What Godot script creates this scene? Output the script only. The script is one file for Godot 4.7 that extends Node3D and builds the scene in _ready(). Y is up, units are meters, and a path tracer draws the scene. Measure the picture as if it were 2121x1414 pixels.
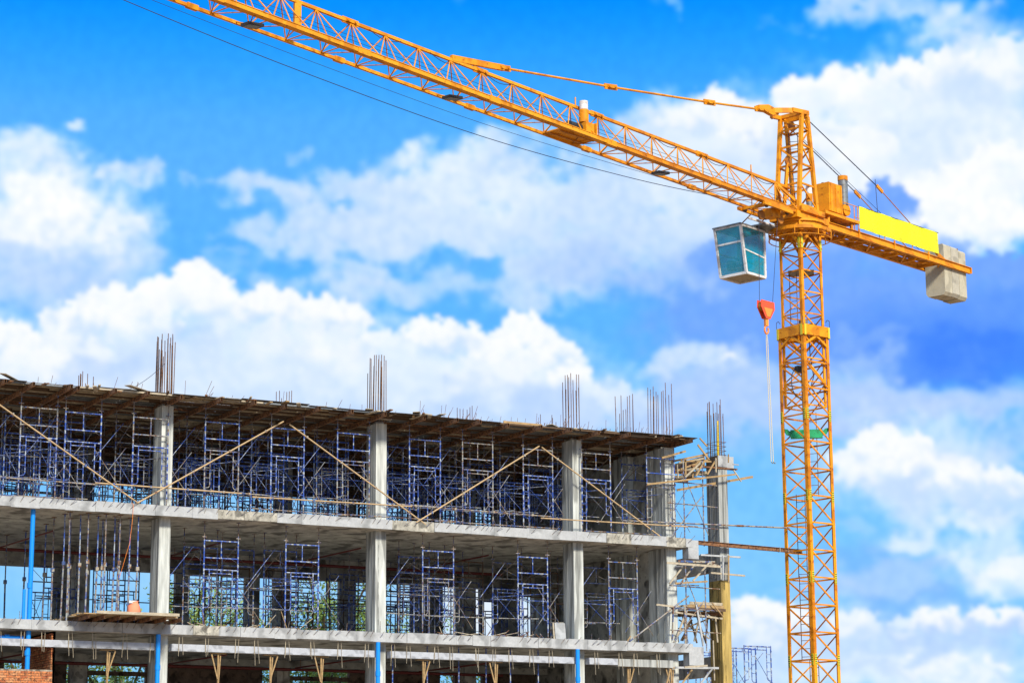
extends Node3D

func _ready() -> void:
	var cam := Camera3D.new()
	cam.name = "camera"
	cam.fov = 16.827
	cam.near = 0.5
	cam.far = 4000.0
	cam.transform = Transform3D(Basis(Vector3(0.88192, -0.00636, 0.47135), Vector3(-0.09227, 0.97824, 0.18584), Vector3(-0.46228, -0.20739, 0.86214)).orthonormalized(), Vector3(-24.796, 1.642, 70.253))
	add_child(cam)
	var env := Environment.new()
	env.background_mode = Environment.BG_SKY
	env.sky = Sky.new()
	env.sky.sky_material = build_sky()
	env.background_energy_multiplier = 0.65
	env.tonemap_mode = Environment.TONE_MAPPER_LINEAR
	env.tonemap_exposure = 1.6
	env.sdfgi_enabled = true
	env.ssao_enabled = true
	env.ssil_enabled = true
	var world := WorldEnvironment.new()
	world.name = "world"
	world.environment = env
	add_child(world)
	var sun := DirectionalLight3D.new()
	sun.name = "sun"
	sun.light_energy = 1.2
	sun.light_color = Color(1.0, 0.95, 0.86)
	sun.light_angular_distance = 9.0
	sun.shadow_enabled = true
	add_child(sun)
	sun.look_at_from_position(Vector3.ZERO, Vector3(0.06, -0.574, -0.816), Vector3.UP)
	rng.seed = 7
	tube_mesh.top_radius = 1.0
	tube_mesh.bottom_radius = 1.0
	tube_mesh.height = 1.0
	tube_mesh.radial_segments = 6
	tube_mesh.rings = 0
	round_mesh.top_radius = 1.0
	round_mesh.bottom_radius = 1.0
	round_mesh.height = 1.0
	round_mesh.radial_segments = 14
	round_mesh.rings = 0
	build_materials()
	build_ground()
	build_building()
	build_roof_formwork()
	build_crane()
	build_crane_things()
	build_scaffolds()
	build_site_things()
	build_trees()

# ---------------------------------------------------------------- sky
# cloud table, eight numbers each: kind (0 veil, 1 puff), azimuth, elevation, half width, half height in degrees, tone at top, tone at base, cover
const CLOUDS := [
	0,16.00,15.03,2.76,1.75,1,1,0.85, 0,15.59,16.18,1.43,0.81,1,1,0.60, 0,16.63,14.00,3.12,1.41,2,2,0.80, 0,16.08,12.81,2.85,0.82,3,3,0.55, 0,18.30,14.07,1.08,1.06,2,2,0.45,
	0,17.66,15.22,1.33,1.06,0,0,0.60, 0,16.22,15.39,1.44,0.70,0,0,0.75, 0,15.65,14.66,1.55,0.82,0,0,0.70, 0,17.20,14.62,1.56,0.82,0,0,0.60, 0,15.46,16.64,0.72,0.46,1,1,0.70,
	0,16.79,16.07,0.72,0.47,2,2,0.40, 0,16.05,13.51,2.38,0.70,3,3,0.50, 0,15.36,13.13,1.89,0.70,2,2,0.50, 0,17.02,17.09,0.41,0.26,1,1,0.85, 0,18.24,15.98,0.75,0.33,2,2,0.80,
	0,17.94,16.03,0.48,0.21,1,1,0.50, 0,18.79,13.61,0.60,0.71,2,2,0.35, 0,16.31,16.22,0.60,0.35,1,1,0.50, 0,21.54,15.76,1.11,0.43,2,2,0.80, 0,22.52,15.61,1.11,0.53,2,2,0.80,
	0,23.63,15.74,0.87,0.48,2,2,0.60, 0,23.27,15.02,1.60,0.60,2,2,0.85, 0,24.50,15.28,1.86,0.83,2,2,0.85, 0,22.05,14.65,1.35,0.38,2,2,0.80, 0,23.03,14.43,1.48,0.43,2,2,0.75,
	0,25.74,15.65,1.86,0.95,2,2,0.90, 0,26.98,16.48,1.37,0.71,1,1,0.90, 0,27.60,16.84,0.87,0.40,1,1,0.80, 0,26.60,16.01,1.49,0.83,1,1,0.70, 0,27.97,16.00,1.49,0.95,2,2,0.85,
	0,25.00,14.45,2.47,0.72,2,2,0.90, 0,27.47,14.93,2.72,1.07,1,1,0.90, 0,26.23,14.81,2.23,0.84,2,2,0.70, 0,29.34,15.52,1.98,0.95,1,1,0.85, 0,30.57,15.02,2.47,1.31,2,2,0.90,
	0,29.07,14.20,2.71,0.96,2,2,0.85, 0,31.57,15.84,1.85,1.19,2,2,0.90, 0,32.41,14.62,1.84,0.95,2,2,0.85, 0,24.27,13.61,1.11,0.48,2,2,0.80, 0,24.51,13.25,1.72,0.53,2,2,0.70,
	0,26.23,13.26,1.85,0.55,2,2,0.60, 0,28.45,13.37,1.85,0.60,2,2,0.75, 0,30.42,13.71,1.84,0.84,3,3,0.80, 0,29.06,13.13,1.48,0.41,2,2,0.50, 0,21.58,13.33,0.61,0.31,2,2,0.50,
	0,20.96,14.03,0.73,0.21,2,2,0.35, 0,21.35,12.73,0.73,0.29,2,2,0.40, 0,22.55,13.46,0.73,0.29,2,2,0.55, 0,20.07,15.78,0.49,0.17,2,2,0.40, 0,22.63,16.38,0.32,0.21,2,2,0.40,
	0,20.60,13.66,0.85,0.24,2,2,0.30, 0,28.48,16.72,1.12,0.59,2,2,0.55, 0,29.35,16.83,0.87,0.71,2,2,0.35, 0,30.09,16.22,0.75,0.48,2,2,0.40, 0,27.22,13.89,0.64,0.29,7,7,0.90,
	0,21.67,15.14,0.61,0.28,7,7,0.75, 0,23.63,15.33,0.37,0.14,7,7,0.70, 0,29.70,14.79,0.62,0.19,7,7,0.12, 0,23.04,13.71,0.86,0.19,7,7,0.50, 0,26.72,12.78,1.47,0.24,7,7,0.35,
	0,30.23,12.75,0.86,0.43,7,7,0.55, 0,33.69,16.37,2.95,1.89,1,1,0.95, 0,32.72,17.23,1.36,1.06,1,1,0.80, 0,37.36,16.22,3.84,2.35,0,0,1.00, 0,39.80,16.67,3.55,2.56,1,1,1.00,
	0,35.50,15.24,3.15,1.66,1,1,0.95, 0,39.13,15.07,3.08,1.41,0,0,1.00, 0,31.84,16.78,0.87,0.83,2,2,0.70, 0,34.40,15.28,2.20,1.42,2,2,0.70, 0,33.02,14.13,1.96,1.07,2,2,0.60,
	1,33.60,17.44,0.93,0.80,0,2,1.00, 1,32.84,17.23,0.74,0.64,0,2,0.80, 1,34.27,17.30,0.62,0.53,0,2,0.90, 1,32.58,16.41,0.87,0.75,1,2,0.80, 1,34.44,16.70,0.98,0.85,0,3,0.90,
	1,33.68,16.14,0.99,0.85,1,2,0.70, 1,35.70,17.60,0.86,0.74,0,1,1.00, 1,35.26,17.15,0.68,0.58,0,2,1.00, 1,36.57,17.79,0.92,0.79,0,1,1.00, 1,37.42,17.57,0.97,0.84,0,1,1.00,
	1,38.29,17.82,0.97,0.84,0,1,1.00, 1,39.27,17.99,0.97,0.84,0,2,0.90, 1,40.24,18.16,1.08,0.94,0,2,0.80, 1,41.07,17.87,1.31,1.14,0,2,0.80, 0,39.98,17.71,1.91,0.58,2,2,0.35,
	0,38.35,16.64,1.81,0.53,2,2,0.45, 0,39.28,15.88,1.55,0.47,2,2,0.40, 0,36.90,16.72,0.85,0.35,2,2,0.40, 0,35.41,16.31,0.86,0.71,2,2,0.50, 0,34.95,17.28,0.49,0.47,2,2,0.30,
	1,36.15,16.28,0.73,0.64,0,2,0.70, 1,37.24,16.23,0.97,0.85,0,1,0.70, 1,40.70,15.56,1.06,0.94,0,1,0.90, 1,39.61,15.28,0.95,0.84,0,1,0.90, 1,38.57,16.04,0.72,0.63,1,2,0.40,
	0,39.23,14.83,1.07,0.70,0,0,0.90, 0,40.78,14.74,1.06,0.70,0,0,1.00, 0,38.14,19.93,2.32,0.46,2,2,0.75, 0,39.46,19.49,1.57,0.58,1,1,0.75, 0,40.54,19.18,1.20,0.51,2,2,0.70,
	0,36.91,20.06,1.11,0.23,2,2,0.60, 0,41.16,19.48,0.72,0.46,4,4,0.25, 0,39.80,18.89,1.09,0.35,2,2,0.60, 0,32.54,20.19,0.28,0.35,2,2,0.50, 0,35.65,19.48,0.74,0.12,2,2,0.18,
	0,41.29,19.76,0.36,0.23,7,7,0.60, 0,36.01,12.61,5.00,1.78,4,4,0.95, 0,33.35,12.93,2.31,1.55,4,4,0.70, 0,38.40,12.28,3.99,1.53,4,4,1.00, 0,32.14,13.56,0.98,0.72,3,3,0.60,
	0,39.09,11.89,3.50,0.94,5,5,0.90, 0,40.01,11.32,3.01,0.87,6,6,0.75, 0,38.11,11.11,1.89,0.40,5,5,0.60, 0,40.67,12.64,1.75,0.82,5,5,0.60, 1,37.74,15.08,0.80,0.70,4,4,0.95,
	1,37.19,14.87,0.72,0.64,4,4,0.90, 1,38.22,14.94,0.48,0.42,4,4,0.90, 1,38.47,13.81,0.84,0.74,4,4,0.90, 1,39.17,13.60,0.71,0.64,4,4,0.95, 1,40.34,13.24,0.75,0.68,4,4,1.00,
	1,40.93,13.21,0.59,0.53,4,4,1.00, 1,36.79,14.00,1.08,0.96,4,4,0.80, 1,33.38,13.82,0.68,0.60,4,4,0.60, 1,33.99,13.87,0.85,0.75,4,4,0.70, 1,39.57,14.34,0.71,0.63,0,1,0.90,
	1,40.64,14.40,0.61,0.55,0,1,1.00, 1,38.99,14.84,0.53,0.47,0,1,0.80, 1,40.99,14.26,0.47,0.42,0,1,1.00, 1,40.09,14.08,0.36,0.32,0,2,0.70, 0,37.19,11.85,0.84,0.31,3,3,0.30,
	0,34.25,10.40,3.82,0.83,3,3,0.85, 0,37.71,10.12,3.86,0.59,3,3,0.85, 0,33.55,11.25,1.93,0.60,3,3,0.60, 0,33.55,11.01,2.41,0.84,3,3,0.80, 0,37.13,10.31,2.36,0.71,3,3,0.80,
	0,39.49,10.23,2.78,0.59,3,3,0.80, 0,33.07,11.50,1.33,0.43,1,1,0.60, 0,32.10,11.46,0.85,0.31,2,2,0.70, 0,31.73,11.17,0.85,0.24,2,2,0.50, 0,33.87,11.63,0.27,0.12,0,0,0.90,
	0,34.24,10.04,1.44,0.60,3,3,0.60, 0,36.56,11.16,1.07,0.59,3,3,0.60, 0,34.71,9.55,1.91,0.83,3,3,0.40, 0,33.48,8.39,2.39,0.48,7,7,0.50, 0,18.99,10.78,5.05,2.01,1,1,1.00,
	0,26.23,10.86,5.12,1.44,1,1,1.00, 0,16.39,10.71,2.36,1.64,1,1,1.00, 0,23.07,11.32,3.17,1.55,1,1,1.00, 0,29.89,10.24,2.43,0.84,2,2,1.00, 0,31.71,10.21,1.82,0.60,3,3,0.90,
	0,23.21,10.01,8.50,0.72,2,2,0.90, 1,15.66,11.62,0.82,0.74,0,2,1.00, 1,15.08,11.60,0.93,0.84,0,2,1.00, 1,16.60,11.53,0.83,0.74,0,2,0.90, 1,17.17,12.14,0.83,0.74,0,2,1.00,
	1,17.87,12.40,0.89,0.80,0,2,1.00, 1,18.70,12.66,0.84,0.74,0,1,1.00, 1,19.29,12.92,0.72,0.64,0,1,1.00, 1,20.25,13.12,0.90,0.79,0,1,1.00, 1,19.80,12.93,0.72,0.64,0,1,1.00,
	1,20.80,12.84,0.73,0.64,0,1,1.00, 1,18.96,12.08,0.96,0.85,0,2,0.80, 1,22.08,12.74,0.75,0.66,0,2,1.00, 1,21.59,12.61,0.61,0.54,0,2,1.00, 1,22.81,12.51,0.73,0.64,0,2,1.00,
	1,23.54,12.58,0.66,0.58,0,2,1.00, 1,24.03,12.41,0.68,0.60,0,2,1.00, 1,24.65,11.81,0.68,0.60,0,2,0.90, 1,25.99,11.94,0.76,0.67,0,2,1.00, 1,25.50,11.70,0.61,0.54,1,1,0.90,
	1,26.72,11.94,0.73,0.65,0,2,1.00, 1,27.46,11.70,0.69,0.60,0,2,1.00, 1,28.38,12.17,0.74,0.65,0,1,1.00, 1,28.81,11.93,0.69,0.60,0,2,1.00, 1,28.07,11.57,0.73,0.65,0,1,1.00,
	1,29.29,11.56,0.61,0.54,0,2,1.00, 1,29.77,10.96,0.66,0.58,0,2,1.00, 1,30.26,10.60,0.61,0.54,1,2,1.00, 1,30.98,10.41,0.61,0.54,1,2,0.80, 1,31.53,10.22,0.49,0.43,2,3,0.80,
	1,20.64,12.00,1.09,0.96,0,3,0.60, 1,22.58,11.67,1.09,0.97,0,2,0.60, 1,17.20,11.20,0.95,0.85,0,2,0.70, 1,16.15,10.93,0.94,0.84,0,2,0.70, 1,23.80,11.45,1.10,0.97,0,2,0.50,
	1,21.85,11.55,0.97,0.86,1,2,0.50, 1,25.75,10.98,0.98,0.86,1,2,0.50, 1,27.45,10.98,1.10,0.97,0,3,0.50, 1,28.80,10.97,0.85,0.76,0,3,0.50, 1,20.38,12.71,0.73,0.64,0,2,0.50,
	0,19.33,11.50,1.32,0.47,2,2,0.55, 0,18.15,11.11,1.43,0.59,3,3,0.60, 0,17.31,11.38,0.71,0.24,3,3,0.35, 0,23.80,10.67,1.94,0.36,2,2,0.50, 0,29.16,10.25,1.46,0.48,3,3,0.50,
	0,25.99,10.14,2.43,0.36,3,3,0.40, 0,22.11,10.60,1.45,0.48,2,2,0.50, 0,20.42,10.93,1.56,0.48,2,2,0.50, 0,26.97,12.18,0.49,0.17,2,2,0.20, 0,38.25,8.74,3.02,1.30,1,1,0.85,
	0,39.84,7.86,2.07,0.82,2,2,0.80, 0,38.92,8.13,2.32,0.70,2,2,0.60, 1,37.44,9.12,0.73,0.66,0,2,1.00, 1,38.02,8.87,0.75,0.68,0,2,1.00, 1,36.83,8.78,0.71,0.64,0,2,0.90,
	1,38.70,8.49,0.75,0.68,0,2,1.00, 1,39.51,8.23,0.67,0.61,0,2,1.00, 1,40.31,8.08,0.65,0.59,0,2,0.90, 1,36.58,8.44,0.59,0.53,0,2,0.80, 1,37.76,8.40,0.94,0.85,0,3,0.50,
	0,40.37,9.25,1.27,0.59,3,3,0.50, 0,39.00,9.89,1.87,0.35,3,3,0.50, 0,37.94,6.99,1.40,0.47,2,2,0.50, 0,39.23,7.30,1.39,0.47,1,1,0.60, 0,40.00,6.46,1.49,0.82,1,1,0.70,
	0,37.81,6.87,0.51,0.40,1,1,0.75, 0,36.66,7.37,0.47,0.24,2,2,0.50, 0,39.22,7.07,0.69,0.35,0,0,0.50, 0,39.31,6.36,0.69,0.21,0,0,0.50, 0,40.32,5.87,0.91,0.58,0,0,0.70,
	1,40.32,5.98,0.57,0.52,0,2,0.70, 0,37.01,7.36,0.94,0.47,7,7,0.40, 0,36.75,6.55,0.94,0.47,4,4,0.35, 0,37.54,5.94,2.32,0.59,3,3,0.70, 0,38.10,5.34,2.08,0.35,4,4,0.40,
	0,36.13,5.74,1.40,0.47,3,3,0.50, 0,36.31,4.33,5.74,1.05,2,2,0.90, 0,38.03,3.60,4.54,0.70,1,1,0.80, 1,34.11,5.19,0.52,0.47,0,2,1.00, 1,33.74,4.96,0.47,0.42,0,2,1.00,
	1,34.57,5.06,0.54,0.49,0,2,1.00, 1,35.04,4.82,0.59,0.53,0,2,0.90, 1,36.45,4.79,0.54,0.48,0,2,0.80, 1,36.91,4.79,0.47,0.42,0,2,0.80, 1,38.31,4.87,0.46,0.42,0,3,1.00,
	1,38.83,4.79,0.51,0.46,0,3,1.00, 1,39.70,4.89,0.46,0.42,0,3,1.00, 1,40.38,4.83,0.46,0.42,0,3,1.00, 1,34.09,4.48,0.71,0.63,0,3,0.70, 1,37.72,4.65,0.46,0.42,0,3,0.70,
	0,38.64,4.34,1.60,0.19,3,3,0.50, 0,39.88,3.91,0.91,0.16,0,0,0.70, 0,38.04,3.95,1.04,0.19,0,0,0.60, 0,36.64,3.80,1.04,0.16,3,3,0.40, 0,39.17,3.52,1.37,0.16,0,0,0.50,
	0,37.36,4.19,0.81,0.12,3,3,0.40, 0,34.30,3.84,0.94,0.16,2,2,0.50, 0,40.09,3.56,0.68,0.11,3,3,0.40, 0,36.24,5.50,0.70,0.16,2,2,0.30, 0,23.84,6.68,10.78,1.90,2,2,0.35,
	0,27.55,5.31,2.27,1.30,1,1,1.00]
const TONES := [[0.985, 0.99, 1.0], [0.895, 0.945, 1.0], [0.79, 0.88, 1.0], [0.70, 0.815, 1.0], [0.46, 0.66, 1.0], [0.36, 0.595, 1.0], [0.24, 0.505, 0.985]]

func blue_at(el: float) -> Color:
	var stops := [0.0, 4.0, 8.0, 11.0, 14.0, 16.2, 17.4, 19.2, 20.6, 40.0, 90.0]
	var cols := [Color(0.55, 0.82, 1.0), Color(0.52, 0.8, 1.0), Color(0.47, 0.77, 1.0), Color(0.40, 0.73, 1.0), Color(0.35, 0.70, 1.0), Color(0.36, 0.70, 1.0), Color(0.32, 0.685, 1.0), Color(0.15, 0.62, 1.0), Color(0.0, 0.55, 1.0), Color(0.0, 0.47, 0.95), Color(0.0, 0.38, 0.85)]
	for i in 10:
		if el < stops[i + 1]:
			return cols[i].lerp(cols[i + 1], clampf((el - stops[i]) / (stops[i + 1] - stops[i]), 0.0, 1.0))
	return cols[10]

func fractal(freq: float, oct: int, sd: int) -> FastNoiseLite:
	var n := FastNoiseLite.new()
	n.noise_type = FastNoiseLite.TYPE_SIMPLEX_SMOOTH
	n.fractal_type = FastNoiseLite.FRACTAL_FBM
	n.fractal_octaves = oct
	n.frequency = freq
	n.seed = sd
	return n

func build_sky() -> PanoramaSkyMaterial:
	var big := fractal(1.6, 5, 11)
	# the whole sky, coarse: blue air and broken cumulus
	var coarse := Image.create(512, 256, false, Image.FORMAT_RGB8)
	for j in 256:
		var el := 90.0 - (j + 0.5) * 180.0 / 256.0
		var blue := blue_at(maxf(el, 0.0))
		for i in 512:
			var c := blue
			if el > -2.0:
				var az := deg_to_rad((i + 0.5) * 360.0 / 512.0)
				var ce := cos(deg_to_rad(el))
				var d := Vector3(sin(az) * ce, sin(deg_to_rad(el)) * 1.8, -cos(az) * ce) * 1.5
				var n := big.get_noise_3dv(d) + 0.14
				var cover := smoothstep(-0.02, 0.22, n)
				var tone := lerpf(1.0, 0.82, smoothstep(0.15, 0.5, n))
				c = blue.lerp(Color(tone, tone * 0.5 + 0.5, 1.0), cover * 0.95)
			coarse.set_pixel(i, j, c)
	coarse.resize(4096, 2048, Image.INTERPOLATE_CUBIC)
	# the part of it over the site, fine
	var per := 4096.0 / 360.0
	var i0 := int(3.0 * per)
	var i1 := int(54.0 * per)
	var j0 := int((90.0 - 33.0) * per)
	var j1 := int(90.0 * per)
	var w := i1 - i0
	var h := j1 - j0
	var r := PackedFloat32Array(); var g := PackedFloat32Array(); var b := PackedFloat32Array()
	var wx := PackedFloat32Array(); var wy := PackedFloat32Array(); var hx := PackedFloat32Array(); var hy := PackedFloat32Array(); var nz := PackedFloat32Array(); var fine := PackedFloat32Array()
	for a in [r, g, b, wx, wy, hx, hy, nz, fine]:
		a.resize(w * h)
	var n1 := fractal(0.55, 4, 3)
	var n2 := fractal(0.55, 4, 4)
	var n3 := fractal(0.95, 4, 5)
	var n4 := fractal(0.95, 4, 6)
	var n5 := fractal(0.7, 4, 7)
	var n6 := fractal(2.4, 2, 8)
	for j in h:
		var el := 90.0 - (j + j0 + 0.5) / per
		var blue := blue_at(el)
		for i in w:
			var az := (i + i0 + 0.5) / per
			var k := j * w + i
			# beyond the tabled clouds the broken cumulus of the whole sky takes over, along an uneven line
			var away := maxf(maxf(13.5 - az, az - 43.0), el - 21.5) + n5.get_noise_2d(az * 0.35, el * 0.35) * 4.0
			var base := blue.lerp(coarse.get_pixel(i + i0, j + j0), smoothstep(0.0, 2.5, away)) if away > 0.0 else blue
			r[k] = base.r; g[k] = base.g; b[k] = base.b
			wx[k] = n1.get_noise_2d(az, el) * 0.9
			wy[k] = n2.get_noise_2d(az, el * 1.3) * 0.6
			hx[k] = n3.get_noise_2d(az, el) * 0.5
			hy[k] = absf(n4.get_noise_2d(az, el)) * 0.5 - 0.1
			nz[k] = n5.get_noise_2d(az, el * 1.6)
			fine[k] = n6.get_noise_2d(az, el)
	for q in range(0, CLOUDS.size(), 8):
		var puff: bool = CLOUDS[q] > 0.5
		var a0: float = CLOUDS[q + 1]
		var e0: float = CLOUDS[q + 2]
		var rx: float = CLOUDS[q + 3]
		var ry: float = CLOUDS[q + 4]
		var t0: int = int(CLOUDS[q + 5])
		var t1: int = int(CLOUDS[q + 6])
		var al: float = CLOUDS[q + 7]
		var mx := rx * 1.25 + 0.9
		var my := ry * 1.25 + 0.7
		var rough := 0.4 * clampf(1.3 / rx, 0.25, 1.0)
		var edge := clampf(0.11 / rx, 0.07, 0.4)
		for j in range(maxi(0, int((90.0 - e0 - my) * per) - j0), mini(h, int((90.0 - e0 + my) * per) - j0 + 1)):
			var el := 90.0 - (j + j0 + 0.5) / per
			for i in range(maxi(0, int((a0 - mx) * per) - i0), mini(w, int((a0 + mx) * per) - i0 + 1)):
				var k := j * w + i
				var az := (i + i0 + 0.5) / per
				var dx: float
				var dy: float
				var cover: float
				var m := 0.0
				if puff:
					dx = (az - a0 + hx[k]) / rx
					dy = (el - e0 + hy[k]) / ry
					var d := sqrt(dx * dx + dy * dy)
					if d >= 1.0:
						continue
					cover = al * smoothstep(0.0, edge, 1.0 - d) * (1.0 - smoothstep(-0.15, 0.95, -dy))
					m = clampf(smoothstep(-0.65, 0.7, -dy + nz[k] * 0.9) + fine[k] * 0.5, 0.0, 1.0)
				else:
					dx = (az - a0 + wx[k]) / rx
					dy = (el - e0 + wy[k]) / ry
					cover = al * (1.0 - smoothstep(0.35, 1.2, sqrt(dx * dx + dy * dy) - nz[k] * rough - fine[k] * 0.4 * rough))
				if cover <= 0.002:
					continue
				var cr: float
				var cg: float
				var cb: float
				if t0 == 7:
					var c := blue_at(el)
					cr = c.r; cg = c.g; cb = c.b
				else:
					var ta: Array = TONES[t0]
					var tb: Array = TONES[t1]
					cr = lerpf(ta[0], tb[0], m); cg = lerpf(ta[1], tb[1], m); cb = lerpf(ta[2], tb[2], m)
				r[k] = lerpf(r[k], cr, cover); g[k] = lerpf(g[k], cg, cover); b[k] = lerpf(b[k], cb, cover)
	for j in h:
		for i in w:
			var k := j * w + i
			var inside := smoothstep(0.0, 45.0, minf(minf(i, w - 1 - i), j))
			var c := Color(r[k], g[k], b[k])
			var wob := 1.0 + fine[k] * 0.05
			c = Color(clampf(c.r * wob, 0.0, 1.0), clampf(c.g * (wob * 0.6 + 0.4), 0.0, 1.0), c.b)
			coarse.set_pixel(i + i0, j + j0, coarse.get_pixel(i + i0, j + j0).lerp(c, inside))
	var m := PanoramaSkyMaterial.new()
	m.panorama = ImageTexture.create_from_image(coarse)
	return m

# ---------------------------------------------------------------- helpers
var M := {}
var box_mesh := BoxMesh.new()
var tube_mesh := CylinderMesh.new()
var round_mesh := CylinderMesh.new()
var taken := {}
var rng := RandomNumberGenerator.new()

func numbered(called: String) -> String:
	var k: int = taken.get(called, 0)
	taken[called] = k + 1
	return called if k == 0 else "%s_%03d" % [called, k]

func thing(called: String, label: String, category: String, at := Vector3.ZERO, group := "") -> Node3D:
	var o := Node3D.new()
	o.name = numbered(called)
	add_child(o)
	o.position = at
	o.set_meta("label", label)
	o.set_meta("category", category)
	if group != "":
		o.set_meta("group", group)
	return o

func part(parent: Node, called: String, mesh: Mesh, m: Material, xf := Transform3D()) -> MeshInstance3D:
	var o := MeshInstance3D.new()
	o.name = called
	o.mesh = mesh
	o.material_override = m
	o.transform = xf
	parent.add_child(o, true)
	return o

# a transform that lays the unit box or unit tube (along y) from a to b: w is its size along side, h across it
func along(a: Vector3, b: Vector3, w: float, h: float, side := Vector3.ZERO) -> Transform3D:
	var d := b - a
	var y := d.normalized()
	var s := side
	if s == Vector3.ZERO or absf(s.normalized().dot(y)) > 0.99:
		s = Vector3.UP if absf(y.y) < 0.95 else Vector3.RIGHT
	var x := s.cross(y).normalized()
	var z := x.cross(y).normalized()
	return Transform3D(Basis(x * h, d, z * w), (a + b) * 0.5)

func bar(parent: Node, called: String, a: Vector3, b: Vector3, w: float, h: float, m: Material, side := Vector3.ZERO) -> MeshInstance3D:
	return part(parent, called, box_mesh, m, along(a, b, w, h, side))

func pipe(parent: Node, called: String, a: Vector3, b: Vector3, r: float, m: Material) -> MeshInstance3D:
	return part(parent, called, tube_mesh if r < 0.045 else round_mesh, m, along(a, b, r, r))

func block(parent: Node, called: String, c: Vector3, s: Vector3, m: Material) -> MeshInstance3D:
	return part(parent, called, box_mesh, m, Transform3D(Basis.from_scale(s), c))

func begin() -> SurfaceTool:
	var st := SurfaceTool.new()
	st.begin(Mesh.PRIMITIVE_TRIANGLES)
	return st

func sbar(st: SurfaceTool, a: Vector3, b: Vector3, w: float, h: float, side := Vector3.ZERO) -> void:
	st.append_from(box_mesh, 0, along(a, b, w, h, side))

func spipe(st: SurfaceTool, a: Vector3, b: Vector3, r: float) -> void:
	st.append_from(tube_mesh if r < 0.045 else round_mesh, 0, along(a, b, r, r))

func sblock(st: SurfaceTool, c: Vector3, s: Vector3) -> void:
	st.append_from(box_mesh, 0, Transform3D(Basis.from_scale(s), c))

# a prism: outline in the plane of u and v, thickness along n
func sprism(st: SurfaceTool, at: Vector3, u: Vector3, v: Vector3, outline: PackedVector2Array, thick: float) -> void:
	var n := u.cross(v).normalized() * thick * 0.5
	var idx := Geometry2D.triangulate_polygon(outline)
	for side in [1.0, -1.0]:
		for t in range(0, idx.size(), 3):
			for k in ([0, 1, 2] if side < 0.0 else [0, 2, 1]):
				var p := outline[idx[t + k]]
				st.set_normal(n.normalized() * side)
				st.set_uv(p)
				st.add_vertex(at + u * p.x + v * p.y + n * side)
	for k in outline.size():
		var p := outline[k]
		var q := outline[(k + 1) % outline.size()]
		var a := at + u * p.x + v * p.y
		var b := at + u * q.x + v * q.y
		var nn := (b - a).cross(n).normalized()
		for w in [a + n, b + n, b - n, a + n, b - n, a - n]:
			st.set_normal(nn)
			st.set_uv(Vector2.ZERO)
			st.add_vertex(w)

func swire(st: SurfaceTool, pts: Array, r: float) -> void:
	for k in pts.size() - 1:
		spipe(st, pts[k], pts[k + 1], r)

# ---------------------------------------------------------------- materials
func picture(size: int, f: Callable) -> ImageTexture:
	var im := Image.create(size, size, false, Image.FORMAT_RGB8)
	for j in size:
		for i in size:
			im.set_pixel(i, j, f.call(i, j))
	return ImageTexture.create_from_image(im)

func grain(size: int, freq: float, oct: int, sd: int) -> PackedByteArray:
	var n := fractal(freq, oct, sd)
	return n.get_seamless_image(size, size).get_data()

func surface(called: String, linear: Color, rough: float, tex: Texture2D = null, scale := Vector3.ONE, metal := 0.0) -> StandardMaterial3D:
	var m := StandardMaterial3D.new()
	m.resource_name = called
	m.albedo_color = linear.linear_to_srgb()
	m.roughness = rough
	m.metallic = metal
	if tex:
		m.albedo_texture = tex
		m.uv1_triplanar = true
		m.uv1_world_triplanar = true
		m.uv1_scale = scale
	M[called] = m
	return m

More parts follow.
